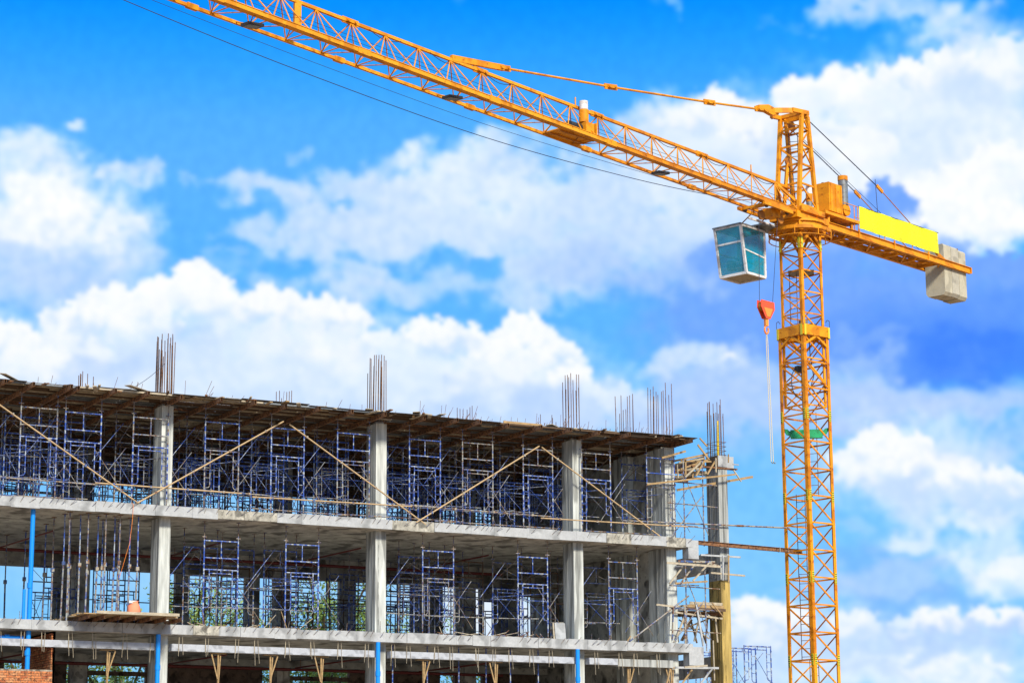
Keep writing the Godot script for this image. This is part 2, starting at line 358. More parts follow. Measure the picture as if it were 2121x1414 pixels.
func build_materials() -> void:
	var s := 256
	var a := grain(s, 0.02, 5, 21)
	var b := grain(s, 0.09, 3, 22)
	var c := grain(s, 0.008, 3, 23)
	var d := grain(s, 0.035, 4, 24)
	# concrete: cloudy grey with damp and cement-milk patches
	var concrete := picture(s, func(i, j):
		var k: int = j * s + i
		var v := 0.62 + 0.28 * a[k] / 255.0 + 0.12 * b[k] / 255.0
		if c[k] > 165:
			v *= lerpf(1.0, 0.66, minf(1.0, (c[k] - 165) / 30.0))
		if d[k] > 176:
			v *= 0.8
		return Color(v, v * 0.995, v * 0.97))
	var skim := picture(s, func(i, j):
		var k: int = j * s + i
		var v := 0.84 + 0.1 * a[k] / 255.0 + 0.08 * b[k] / 255.0
		if c[k] > 150:
			v *= lerpf(1.0, 0.84, minf(1.0, (c[k] - 150) / 40.0))
		return Color(minf(v, 1.0), minf(v, 1.0), minf(v * 1.01, 1.0)))
	# board-marked concrete: runs of grout straight down
	var runs := picture(s, func(i, j):
		var k: int = j * s + i
		var r0: int = (i * 7 % s)
		var v := 0.60 + 0.22 * b[(i * 3 + 41) % s] / 255.0 + 0.20 * d[(r0 * s / 16 + i) % (s * s)] / 255.0
		v += 0.24 * (a[k] / 255.0 - 0.5)
		if c[k] > 150:
			v *= lerpf(1.0, 0.74, minf(1.0, (c[k] - 150) / 30.0))
		return Color(v * 0.985, v, v * 0.985))
	# scaffold paint with cement splashes and rust
	var worn := picture(s, func(i, j):
		var k: int = j * s + i
		var t := Color(0.12, 0.31, 0.70)
		if a[k] > 146:
			t = t.lerp(Color(0.72, 0.76, 0.80), minf(1.0, (a[k] - 146) / 14.0))
		if d[k] > 168:
			t = t.lerp(Color(0.42, 0.28, 0.18), 0.7)
		return t)
	var caked := picture(s, func(i, j):
		var k: int = j * s + i
		var t := Color(0.70, 0.71, 0.70)
		if a[k] > 150:
			t = t.lerp(Color(0.16, 0.34, 0.74), 0.8)
		if d[k] > 150:
			t = t.lerp(Color(0.45, 0.27, 0.15), 0.75)
		return t)
	var rusty := picture(s, func(i, j):
		var k: int = j * s + i
		var t := Color(0.36, 0.26, 0.19).lerp(Color(0.62, 0.47, 0.33), a[k] / 255.0)
		return t.lerp(Color(0.2, 0.13, 0.1), 0.7 * smoothstep(140.0, 190.0, float(d[k]))))
	var wood := picture(s, func(i, j):
		var k: int = j * s + i
		var v := 0.72 + 0.2 * a[k] / 255.0 + 0.16 * b[(j % 32) * s + (i / 6) % s] / 255.0
		return Color(v, v * 0.97, v * 0.9))
	var grime := picture(s, func(i, j):
		var k: int = j * s + i
		var v := 0.84 + 0.08 * b[k] / 255.0 + 0.08 * a[k] / 255.0
		var t := Color(v, v, v)
		if c[k] > 150:
			t = t.lerp(Color(0.74, 0.69, 0.66), minf(0.85, (c[k] - 150) / 40.0))
		if d[k] > 178:
			t = t.lerp(Color(0.55, 0.44, 0.36), minf(0.7, (d[k] - 178) / 40.0))
		return t)
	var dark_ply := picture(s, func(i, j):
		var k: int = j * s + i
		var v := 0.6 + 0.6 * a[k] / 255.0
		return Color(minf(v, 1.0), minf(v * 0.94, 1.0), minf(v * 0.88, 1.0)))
	var soil := picture(s, func(i, j):
		var k: int = j * s + i
		var v := 0.55 + 0.35 * a[k] / 255.0 + 0.2 * b[k] / 255.0
		return Color(minf(v, 1.0), v * 0.9, v * 0.78))
	surface("concrete", Color(0.58, 0.585, 0.575), 0.9, concrete, Vector3(0.23, 0.23, 0.23))
	surface("concrete_pale", Color(0.41, 0.44, 0.46), 0.9, skim, Vector3(0.41, 0.41, 0.41))
	surface("concrete_buff", Color(0.5, 0.5, 0.47), 0.9, concrete, Vector3(0.6, 0.5, 0.6))
	surface("column", Color(0.70, 0.73, 0.75), 0.88, runs, Vector3(0.83, 0.12, 0.83))
	surface("column_tan", Color(0.6, 0.43, 0.14), 0.88, runs, Vector3(0.83, 0.12, 0.83))
	surface("column_grey", Color(0.48, 0.5, 0.52), 0.88, runs, Vector3(1.3, 0.1, 1.3))
	surface("counter_a", Color(0.48, 0.45, 0.34), 0.92, skim, Vector3(0.4, 0.3, 0.4))
	surface("counter_b", Color(0.44, 0.42, 0.34), 0.92, skim, Vector3(0.5, 0.5, 0.5))
	surface("plaster", Color(0.42, 0.46, 0.52), 0.9, skim, Vector3(0.6, 0.6, 0.6))
	surface("brown_wall", Color(0.22, 0.16, 0.13), 0.95, concrete, Vector3(0.5, 0.5, 0.5))
	surface("scaffold_blue", Color(0.75, 0.78, 0.8), 0.5, worn, Vector3(0.9, 0.9, 0.9))
	surface("scaffold_caked", Color(0.58, 0.6, 0.62), 0.75, caked, Vector3(0.7, 0.7, 0.7))
	surface("scaffold_rusty", Color(0.42, 0.42, 0.45), 0.8, rusty, Vector3(1.3, 0.7, 1.3))
	surface("bare_pipe", Color(0.62, 0.56, 0.48), 0.6, caked, Vector3(0.5, 0.5, 0.5))
	surface("bamboo_pipe", Color(0.5, 0.39, 0.26), 0.65, wood, Vector3(0.8, 0.8, 0.8))
	surface("joist", Color(0.95, 0.88, 0.8), 0.85, rusty, Vector3(0.6, 0.6, 0.6))
	surface("jack", Color(0.55, 0.5, 0.46), 0.7, caked, Vector3(1.1, 1.1, 1.1))
	surface("rust", Color(0.85, 0.74, 0.66), 0.85, rusty, Vector3(0.8, 0.8, 0.8))
	surface("rebar", Color(0.7, 0.62, 0.6), 0.85, rusty, Vector3(1.7, 1.7, 1.7))
	surface("timber", Color(0.38, 0.28, 0.16), 0.85, wood, Vector3(0.9, 0.9, 0.9))
	surface("timber_grey", Color(0.44, 0.42, 0.38), 0.9, wood, Vector3(1.1, 1.1, 1.1))
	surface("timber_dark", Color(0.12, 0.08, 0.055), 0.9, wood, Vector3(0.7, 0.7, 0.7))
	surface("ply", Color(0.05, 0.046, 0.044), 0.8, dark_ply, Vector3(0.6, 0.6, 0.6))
	surface("ply_pale", Color(0.45, 0.33, 0.19), 0.85, wood, Vector3(0.6, 0.6, 0.6))
	surface("crane", Color(0.82, 0.325, 0.008), 0.55, grime, Vector3(0.35, 0.35, 0.35)).metallic_specular = 0.35
	surface("crane_faded", Color(0.84, 0.36, 0.02), 0.62, grime, Vector3(0.45, 0.3, 0.45)).metallic_specular = 0.3
	surface("crane_deep", Color(0.76, 0.28, 0.006), 0.5, grime, Vector3(0.4, 0.5, 0.4)).metallic_specular = 0.35
	surface("crane_dark", Color(0.5, 0.19, 0.012), 0.6, grime, Vector3(0.5, 0.5, 0.5))
	surface("plate_yellow", Color(0.52, 0.47, 0.02), 0.5)
	surface("banner", Color(0.92, 0.93, 0.0), 0.6, skim, Vector3(0.5, 0.5, 0.5))
	surface("black", Color(0.02, 0.02, 0.022), 0.5)
	surface("cable", Color(0.02, 0.025, 0.05), 0.6)
	surface("grey_metal", Color(0.2, 0.23, 0.26), 0.5, grime, Vector3(1, 1, 1), 0.3)
	surface("white_metal", Color(0.75, 0.77, 0.8), 0.45, grime, Vector3(0.8, 0.8, 0.8))
	surface("hook_red", Color(0.82, 0.08, 0.02), 0.45)
	surface("hook_orange", Color(0.9, 0.25, 0.03), 0.45)
	surface("sling", Color(0.5, 0.46, 0.34), 0.8)
	surface("green_paint", Color(0.0, 0.4, 0.15), 0.5, grime, Vector3(1, 1, 1))
	surface("blue_pipe", Color(0.0, 0.22, 0.75), 0.35)
	surface("red_pipe", Color(0.12, 0.012, 0.01), 0.5)
	surface("yellow_pole", Color(0.85, 0.62, 0.02), 0.5)
	surface("mortar", Color(0.42, 0.38, 0.33), 0.95, concrete, Vector3(1, 1, 1))
	for k in 4:
		surface("brick_%d" % k, [Color(0.62, 0.2, 0.07), Color(0.7, 0.26, 0.1), Color(0.5, 0.15, 0.06), Color(0.74, 0.34, 0.16)][k], 0.9, concrete, Vector3(2, 2, 2))
	surface("sack_pink", Color(0.8, 0.25, 0.14), 0.8)
	surface("soil", Color(0.56, 0.47, 0.36), 0.95, soil, Vector3(0.11, 0.11, 0.11))
	surface("bark", Color(0.12, 0.09, 0.06), 0.95, wood, Vector3(0.6, 0.6, 0.6))
	for k in 3:
		var lf: StandardMaterial3D = surface("leaf_%d" % k, [Color(0.12, 0.2, 0.04), Color(0.17, 0.26, 0.06), Color(0.09, 0.16, 0.045)][k], 0.6)
		lf.cull_mode = BaseMaterial3D.CULL_DISABLED
		lf.backlight_enabled = true
		lf.backlight = Color(0.25, 0.33, 0.06)
	var glass := StandardMaterial3D.new()
	glass.resource_name = "cab_glass"
	glass.transparency = BaseMaterial3D.TRANSPARENCY_ALPHA
	glass.albedo_color = Color(0.0, 0.6, 0.72, 0.42)
	glass.roughness = 0.04
	glass.metallic_specular = 0.7
	M["glass"] = glass

# ---------------------------------------------------------------- levels of the building
const L1 := 0.75
const L2 := 4.36
const L3 := 8.14
const L4 := 11.93
const THICK := 0.32
const DECK := 15.45
const BACK := -11.0
const LEFT := -9.5
const RIGHT := 20.2

func build_ground() -> void:
	var g := begin()
	sblock(g, Vector3(0, -0.5, -100), Vector3(1600, 1.0, 1600))
	var o := part(self, "ground", g.commit(), M.soil)
	o.set_meta("kind", "structure")

func add_bars(col: Node3D, x0: float, x1: float, z0: float, z1: float, y0: float, y1: float, n: int, r := 0.014) -> void:
	for k in n:
		var f := float(k) / n * 4.0
		var side := int(f)
		var u := f - side
		var p: Vector2
		match side:
			0: p = Vector2(lerpf(x0, x1, u), z0)
			1: p = Vector2(x1, lerpf(z0, z1, u))
			2: p = Vector2(lerpf(x1, x0, u), z1)
			_: p = Vector2(x0, lerpf(z1, z0, u))
		var top := y1 - rng.randf() ** 2 * (y1 - y0) * 0.28
		pipe(col, "rebar", Vector3(p.x, y0, p.y), Vector3(p.x + rng.randf_range(-0.03, 0.03), top, p.y + rng.randf_range(-0.03, 0.03)), r, M.rebar)

# one column as a mesh with slightly chipped, offset lifts so that the joints between pours are real
func column(b: Node3D, x0: float, x1: float, z0: float, z1: float, y0: float, y1: float, m: Material) -> MeshInstance3D:
	var st := begin()
	sblock(st, Vector3((x0 + x1) * 0.5, (y0 + y1) * 0.5, (z0 + z1) * 0.5), Vector3(x1 - x0, y1 - y0, absf(z1 - z0)))
	# strips left by the board joints, a few millimetres proud
	for k in 3:
		var u := rng.randf_range(0.15, 0.85)
		sblock(st, Vector3(lerpf(x0, x1, u), (y0 + y1) * 0.5, z0), Vector3(0.025, (y1 - y0) - 0.1 - 0.08 * k, 0.014))
		sblock(st, Vector3(x0, (y0 + y1) * 0.5, lerpf(z0, z1, u)), Vector3(0.012, (y1 - y0) - 0.12 - 0.08 * k, 0.03))
	st.index()
	return part(b, "column", st.commit(), m)

func starter_bars(b: Node3D, y: float, x0: float, x1: float) -> void:
	# bent tie bars along the slab edge, far too thin to pick apart
	var st := begin()
	var x := x0
	while x < x1:
		if rng.randf() < 0.85:
			var l := rng.randf_range(0.2, 0.42)
			var lean := rng.randf_range(0.15, 0.4)
			spipe(st, Vector3(x, y - 0.16, 0.012), Vector3(x + lean * 0.6, y - 0.16 + l * 0.75, 0.03 + rng.randf() * 0.15), 0.008)
			if rng.randf() < 0.25:
				spipe(st, Vector3(x + 0.08, y - 0.02, -0.15), Vector3(x + rng.randf_range(-0.1, 0.2), y + rng.randf_range(0.15, 0.4), -0.1), 0.008)
		x += rng.randf_range(0.16, 0.46)
	var o := part(b, "starter_bars", st.commit(), M.jack)
	o.set_meta("kind", "stuff")

# a slab whose front edge is cast in short uneven bays
func slab(b: Node3D, y: float, back: float) -> void:
	var o := begin()
	sblock(o, Vector3((LEFT + RIGHT) * 0.5, y - THICK * 0.5, (back - 0.06) * 0.5), Vector3(RIGHT - LEFT, THICK, absf(back) - 0.06))
	var s := part(b, "slab", o.commit(), M.concrete)
	var x := LEFT
	while x < RIGHT - 0.05:
		var w := minf(rng.randf_range(0.55, 1.3), RIGHT - x)
		var hgt := THICK + rng.randf_range(-0.03, 0.035)
		var out := rng.randf_range(-0.015, 0.02)
		block(s, "edge_bay", Vector3(x + w * 0.5, y - THICK * 0.5 + rng.randf_range(0.004, 0.02), -0.03 + out * 0.5), Vector3(w - 0.005, hgt, 0.06 + out), M.concrete_buff if rng.randf() < 0.16 else M.concrete_pale)
		x += w

func brick_wall(b: Node3D, a: Vector3, dir: Vector3, out: Vector3, length: float, y0: float, y1: float, plain_to: float) -> void:
	# mortar bed behind, each brick proud of it
	var st := begin()
	var mid := a + dir * length * 0.5 - out * 0.06
	st.append_from(box_mesh, 0, Transform3D(Basis(dir * length, Vector3.UP * (y1 - y0), out * 0.1), Vector3(mid.x, (y0 + y1) * 0.5, mid.z)))
	var w := part(b, "brick_wall", st.commit(), M.mortar)
	var row := 0
	var y := plain_to
	while y < y1 - 0.06:
		var x := -0.11 if row % 2 else 0.0
		while x < length:
			var l := minf(0.21, length - x)
			if x < 0.0:
				l += x
			var s := maxf(x, 0.0)
			if l > 0.04:
				var c := a + dir * (s + l * 0.5) - out * (0.012 + rng.randf() * 0.008)
				part(w, "brick", box_mesh, M["brick_%d" % (rng.randi() % 4)], Transform3D(Basis(dir * l, Vector3.UP * 0.062, out * 0.05), Vector3(c.x, y + 0.033, c.z)))
			x += 0.222
		y += 0.075
		row += 1

func build_building() -> void:
	var b := thing("unfinished_building", "unfinished grey concrete building frame with bare columns and open storeys", "building")
	slab(b, L1, BACK)
	slab(b, L2, BACK)
	slab(b, L3, BACK)
	slab(b, L4, BACK)
	starter_bars(b, L3, LEFT, RIGHT)
	starter_bars(b, L4, LEFT, RIGHT)
	var floors := [[-0.05, L1 - THICK], [L1, L2 - THICK], [L2, L3 - THICK], [L3, L4 - THICK], [L4, DECK - 0.155]]
	var xs := [[-7.72, -7.32], [0.14, 0.53], [7.82, 8.22], [15.53, 15.92]]
	for f in 5:
		for x in xs:
			column(b, x[0], x[1], -0.45, -1.22, floors[f][0], floors[f][1], M.column)
			column(b, x[0] - 0.05, x[1] + 0.05, -8.85, -9.5, floors[f][0], floors[f][1], M.concrete)
		# corner pier and the pilasters of the end wall
		column(b, 19.4, 19.82, -0.45, -1.7, floors[f][0], floors[f][1], M.column)
		column(b, 19.28, 19.72, -2.9, -3.9, floors[f][0], floors[f][1], M.column)
	# end wall and its pilaster joints
	for f in [1, 2, 3, 4]:
		var y0: float = floors[f][0]
		var y1: float = floors[f][1]
		for z in [[-1.7, -2.9], [-3.9, -6.2], [-6.22, -8.6], [-8.62, BACK + 0.05]]:
			block(b, "end_wall", Vector3(19.62, (y0 + y1) * 0.5, (z[0] + z[1]) * 0.5), Vector3(0.18, y1 - y0 - 0.004, z[0] - z[1]), M.concrete)
	# posts and walls along the back, with the openings left between them: storey, from, to, foot, head
	var yb2 := L3 - THICK - 0.002
	var yb3 := L4 - THICK - 0.002
	for w in [
			[LEFT, -1.9, L2, yb2, 1], [-1.2, 0.38, L2, yb2, 1], [0.56, 1.18, L2, yb2, 1], [3.36, 7.9, L2, yb2, 1], [8.5, 8.95, L2, yb2, 0], [11.45, 15.3, L2, yb2, 1], [15.95, 16.7, L2, yb2, 1], [17.15, 19.5, L2, yb2, 1],
			[LEFT, -6.2, L3, yb3 - 0.6, 0], [-0.25, 0.5, L3, yb3 - 0.6, 0], [4.4, 4.96, L3, yb3 - 0.6, 0], [7.16, 7.74, L3, yb3 - 0.6, 0], [11.0, 11.7, L3, yb3 - 0.6, 0], [14.06, 15.42, L3, yb3 - 0.6, 0], [16.01, 16.71, L3, yb3 - 0.6, 0], [17.1, 17.24, L3, yb3 - 0.6, 0], [17.66, 18.85, L3, yb3 - 0.6, 0],
			[-0.25, 0.5, L4, 14.16, 0], [4.4, 4.96, L4, 14.16, 0], [11.0, 11.7, L4, 14.16, 0], [14.06, 15.42, L4, 14.16, 0], [16.01, 16.71, L4, 14.16, 0], [17.66, 19.5, L4, 14.16, 0]]:
		block(b, "back_wall", Vector3((w[0] + w[1]) * 0.5, (w[2] + w[3]) * 0.5, -10.7), Vector3(w[1] - w[0], w[3] - w[2] - 0.002, 0.2), M.brown_wall if w[4] == 1 else M.concrete)
	block(b, "back_wall", Vector3(17.45, 10.74, -10.7), Vector3(0.42, 0.5, 0.19), M.concrete)
	block(b, "back_wall", Vector3(19.15, 10.88, -10.7), Vector3(0.58, 0.24, 0.19), M.concrete)
	for w in [[1.18, 3.36], [8.95, 11.45]]:
		block(b, "window_transom", Vector3((w[0] + w[1]) * 0.5, 7.3, -10.7), Vector3(w[1] - w[0], 0.16, 0.12), M.brown_wall)
	block(b, "back_beam", Vector3((LEFT + 19.5) * 0.5, yb3 - 0.3, -10.7), Vector3(19.5 - LEFT, 0.6, 0.28), M.concrete)
	block(b, "back_beam", Vector3((LEFT + 19.5) * 0.5, yb2 - 0.05, -10.72), Vector3(19.5 - LEFT, 0.1, 0.3), M.concrete)
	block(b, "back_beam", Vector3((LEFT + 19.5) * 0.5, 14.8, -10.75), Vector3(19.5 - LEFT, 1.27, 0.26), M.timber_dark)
	# edge beam below slab three, between the columns
	for s in [[LEFT, 0.1], [0.55, 7.78], [8.26, 15.5], [15.95, 17.1]]:
		var eb := block(b, "edge_beam", Vector3((s[0] + s[1]) * 0.5, 7.44, -0.3), Vector3(s[1] - s[0], 0.22, 0.3), M.plaster)
	block(b, "edge_beam", Vector3(18.25, 7.42, -0.3), Vector3(2.3, 0.26, 0.3), M.column_grey)
	var hang := begin()
	var x := LEFT
	while x < 19.2:
		for k in 2:
			spipe(hang, Vector3(x + k * 0.11, 7.8, -0.13), Vector3(x + k * 0.11 + rng.randf_range(-0.06, 0.06), 7.33 - rng.randf_range(0.1, 0.42), -0.13 + rng.randf() * 0.06), 0.007)
			if k == 0:
				spipe(hang, Vector3(x, 7.8, -0.13), Vector3(x, 7.3, -0.13), 0.009)
		x += rng.randf_range(0.55, 1.1)
	part(b, "hanging_bars", hang.commit(), M.timber_grey).set_meta("kind", "stuff")
	# a deep beam under each slab on the second row of columns
	for y in [L2, L3, L4]:
		block(b, "beam", Vector3((LEFT + 19.2) * 0.5, y - THICK - 0.12, -9.2), Vector3(19.2 - LEFT, 0.24, 0.3), M.concrete)
	# end bay: the separate column and its beams
	column(b, 21.71, 22.11, -0.45, -1.25, L1, L2 + 3.2, M.column_tan)
	column(b, 21.71, 22.11, -0.45, -1.25, L2 + 3.2, 10.55, M.column_tan)
	var e := column(b, 21.71, 22.11, -0.45, -1.25, 10.55, 14.75, M.column_grey)
	add_bars(e, 21.72, 22.1, -0.5, -1.2, 14.7, 17.3, 14)
	for y in [12.9, 15.35, 15.55]:
		pass
	for k in 4:
		var yy := 15.2 + k * 0.16
		var hoop := begin()
		var c4 := [Vector3(21.7, yy, -0.48), Vector3(22.12, yy, -0.48), Vector3(22.12, yy, -1.22), Vector3(21.7, yy, -1.22), Vector3(21.7, yy, -0.48)]
		swire(hoop, c4, 0.009)
		part(e, "stirrup", hoop.commit(), M.rebar)
	pipe(e, "yellow_sleeve", Vector3(22.05, 14.7, -0.95), Vector3(22.07, 16.55, -0.92), 0.04, M.yellow_pole)
	for y in [L2, L3, L4]:
		block(b, "end_beam", Vector3(21.9, y - 0.66, -4.4), Vector3(0.32, 0.7, 6.3), M.concrete)
		block(b, "end_beam", Vector3(21.0, y - 0.5, -7.7), Vector3(1.5, 0.6, 0.3), M.concrete)
	block(b, "corner_block", Vector3(20.27, 11.55, -0.2), Vector3(0.44, 0.68, 0.4), M.concrete_pale)
	block(b, "corner_block", Vector3(20.3, 7.72, -0.2), Vector3(0.62, 0.66, 0.4), M.concrete_pale)
	# bars that stick out of the roof where the columns go on
	var heads := [[0.14, 0.53, -0.5, -1.18, 20], [7.82, 8.22, -0.5, -1.18, 16], [15.53, 15.92, -0.5, -1.18, 14], [19.42, 19.8, -0.5, -1.6, 12], [19.3, 19.7, -2.95, -3.85, 10]]
	for h in heads:
		var st := begin()
		sblock(st, Vector3((h[0] + h[1]) * 0.5, DECK - 0.2, (h[2] + h[3]) * 0.5), Vector3(0.3, 0.25, 0.5))
		var cap := part(b, "column_head", st.commit(), M.concrete)
		add_bars(cap, h[0], h[1], h[2], h[3], DECK - 0.1, 17.72, h[4])
	for x2 in [[0.1, 0.58], [7.75, 8.25], [15.45, 15.95], [19.2, 19.7], [-7.7, -7.3]]:
		var st2 := begin()
		sblock(st2, Vector3((x2[0] + x2[1]) * 0.5, DECK - 0.2, -9.2), Vector3(0.3, 0.25, 0.5))
		var cap2 := part(b, "column_head", st2.commit(), M.concrete)
		add_bars(cap2, x2[0], x2[1], -8.9, -9.5, DECK - 0.1, 17.95, 10)
	# bricks: the low front wall and the cross wall behind it
	brick_wall(b, Vector3(-9.0, 0, -0.12), Vector3.RIGHT, Vector3.BACK, 5.66, L2, 6.62, 5.75)
	brick_wall(b, Vector3(-3.36, 0, -0.2), Vector3.FORWARD, Vector3.LEFT, 3.2, L2, L3 - THICK, 6.5)

func build_roof_formwork() -> void:
	var t := thing("roof_formwork", "dark plywood and steel joist formwork deck covering the top storey", "formwork")
	var xs := []
	for l in LEGS:
		xs.append(l[0] + 0.03)
		xs.append(l[1] + 0.03)
	for x in [-9.0, -7.8, -6.6, -5.5]:
		xs.append(x)
	for x in xs:
		# steel channel, open to one side
		var z0 := 1.0 + rng.randf_range(-0.12, 0.12)
		var st := begin()
		sblock(st, Vector3(-0.035, 0, 0), Vector3(0.006, 0.14, 11.9))
		sblock(st, Vector3(0.0, 0.067, 0), Vector3(0.063, 0.006, 11.9))
		sblock(st, Vector3(0.0, -0.067, 0), Vector3(0.063, 0.006, 11.9))
		sblock(st, Vector3(0.035, 0, 0), Vector3(0.006, 0.14, 11.89))
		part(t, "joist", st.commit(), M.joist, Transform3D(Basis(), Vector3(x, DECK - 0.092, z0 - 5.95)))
	# battens along the building
	var z := 0.5
	while z > BACK:
		var x := LEFT
		while x < 19.8:
			var l := minf(rng.randf_range(4.0, 6.5), 20.0 - x)
			block(t, "batten", Vector3(x + l * 0.5, DECK + 0.006 + rng.randf() * 0.01, z + rng.randf_range(-0.04, 0.04)), Vector3(l - 0.03, 0.05, 0.06), [M.rust, M.timber_dark, M.grey_metal, M.timber_grey, M.timber_dark][rng.randi() % 5])
			x += l
		z -= 0.33
	# plywood sheets
	var zz := 0.62
	var row := 0
	while zz > BACK:
		var x := LEFT - (1.2 if row % 2 else 0.0)
		while x < 20.0:
			var l := minf(2.4, 20.15 - x)
			var lift := 0.045 + rng.randf() * 0.012
			var tilt := 0.0
			var fwd := 0.0
			if row == 0:
				tilt = rng.randf_range(-0.07, 0.05)
				fwd = rng.randf_range(-0.2, 0.16)
			var bs := Basis(Vector3.RIGHT, tilt).rotated(Vector3.BACK, rng.randf_range(-0.006, 0.006))
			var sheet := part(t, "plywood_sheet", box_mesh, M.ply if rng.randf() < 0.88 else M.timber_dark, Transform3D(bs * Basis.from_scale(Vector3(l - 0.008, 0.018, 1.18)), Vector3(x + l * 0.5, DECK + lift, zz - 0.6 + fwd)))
			x += 2.4
		zz -= 1.2
		row += 1
	# pale edge boards where the deck shows raw timber
	for e in [[-2.4, -0.4], [0.5, 3.9], [4.4, 7.3], [8.5, 9.6], [12.3, 16.2], [16.4, 18.2]]:
		var x := float(e[0])
		while x < e[1]:
			var l := rng.randf_range(0.5, 1.6)
			part(t, "edge_board", box_mesh, M.ply_pale if rng.randf() < 0.6 else M.concrete_pale, Transform3D(Basis(Vector3.BACK, rng.randf_range(-0.03, 0.03)) * Basis.from_scale(Vector3(l, 0.1 + rng.randf() * 0.05, 0.03)), Vector3(x + l * 0.5, DECK + 0.07, 0.1 + rng.randf_range(-0.3, 0.3))))
			x += l
	# reinforcement of the slab to come: thin bars standing up behind the edge
	var st := begin()
	for k in 360:
		var x := rng.randf_range(LEFT, 20.0)
		if rng.randf() < 0.5:
			x = rng.randf_range(9.0, 20.0)
		var zb := rng.randf_range(-3.5, 0.3) if rng.randf() < 0.7 else rng.randf_range(-10.0, -3.0)
		var h := rng.randf_range(0.15, 0.62)
		var lean := rng.randf_range(0.0, 0.3)
		spipe(st, Vector3(x, DECK + 0.06, zb), Vector3(x + lean, DECK + 0.06 + h, zb), 0.007)
	part(t, "mat_bars", st.commit(), M.rebar).set_meta("kind", "stuff")
	# plank ends and wedges that stick out from under the sheets
	for k in 46:
		var x := rng.randf_range(LEFT, 19.9)
		var l := rng.randf_range(0.3, 0.9)
		part(t, "plank_end", box_mesh, [M.timber_dark, M.timber, M.timber_grey, M.joist][rng.randi() % 4], Transform3D(Basis.from_euler(Vector3(rng.randf_range(-0.08, 0.08), rng.randf_range(-0.5, 0.5), rng.randf_range(-0.06, 0.06))) * Basis.from_scale(Vector3(rng.randf_range(0.06, 0.14), 0.035, l)), Vector3(x, DECK + rng.randf_range(-0.01, 0.07), 0.62 + rng.randf_range(-0.25, 0.2))))
	# loose offcuts and a hanging wire
	for k in 9:
		var x := rng.randf_range(-6.0, 19.0)
		part(t, "loose_board", box_mesh, M.timber_grey, Transform3D(Basis.from_euler(Vector3(rng.randf_range(-0.15, 0.15), rng.randf() * 3.0, rng.randf_range(-0.12, 0.12))) * Basis.from_scale(Vector3(rng.randf_range(0.5, 1.4), 0.02, 0.25)), Vector3(x, DECK + 0.12, rng.randf_range(-0.4, 0.6))))
	var wire := begin()
	var pts := []
	for k in 9:
		var u := k / 8.0
		pts.append(Vector3(lerpf(-1.5, 0.2, u), lerpf(DECK + 0.08, 16.7, u * u * 0.6 + u * 0.4), -0.5))
	swire(wire, pts, 0.008)
	part(t, "tie_wire", wire.commit(), M.cable)

# ---------------------------------------------------------------- scaffolding
const LEGS := [[-4.6, -3.42], [-3.15, -1.97], [-0.89, 0.29], [1.57, 2.75], [3.9, 5.08], [6.3, 7.48], [8.99, 10.17], [11.03, 12.21], [13.42, 14.6], [15.79, 16.97], [18.5, 19.68]]
var frame_low: Mesh
var frame_top: Mesh

func make_frames() -> void:
	var w := 1.18
	var st := begin()
	spipe(st, Vector3(0, 0, 0), Vector3(0, 1.7, 0), 0.026)
	spipe(st, Vector3(w, 0, 0), Vector3(w, 1.7, 0), 0.026)
	spipe(st, Vector3(0, 1.66, 0), Vector3(w, 1.66, 0), 0.024)
	spipe(st, Vector3(0.19, 1.54, 0), Vector3(w - 0.19, 1.54, 0), 0.018)
	spipe(st, Vector3(w * 0.5, 1.54, 0), Vector3(w * 0.5, 1.66, 0), 0.014)
	for s in [0.0, 1.0]:
		var x0: float = w * s
		var d: float = 0.19 if s == 0.0 else -0.19
		spipe(st, Vector3(x0 + d, 1.66, 0), Vector3(x0 + d, 0.5, 0), 0.018)
		spipe(st, Vector3(x0 + d, 0.5, 0), Vector3(x0 + d * 0.75, 0.43, 0), 0.014)
		spipe(st, Vector3(x0 + d * 0.75, 0.43, 0), Vector3(x0, 0.41, 0), 0.014)
		for y in [0.75, 1.08, 1.38]:
			spipe(st, Vector3(x0, y, 0), Vector3(x0 + d, y, 0), 0.011)
		for y in [0.35, 1.5]:
			spipe(st, Vector3(x0, y, 0), Vector3(x0, y, 0.07), 0.01)
	frame_low = st.commit()
	st = begin()
	spipe(st, Vector3(0, 0, 0), Vector3(0, 0.93, 0), 0.026)
	spipe(st, Vector3(w, 0, 0), Vector3(w, 0.93, 0), 0.026)
	spipe(st, Vector3(0, 0.9, 0), Vector3(w, 0.9, 0), 0.023)
	spipe(st, Vector3(0, 0.34, 0), Vector3(w, 0.34, 0), 0.023)
	spipe(st, Vector3(w * 0.5, 0.34, 0), Vector3(w * 0.5, 0.9, 0), 0.017)
	for x in [0.0, w]:
		spipe(st, Vector3(x, 0.2, 0), Vector3(x, 0.2, 0.06), 0.01)
	frame_top = st.commit()

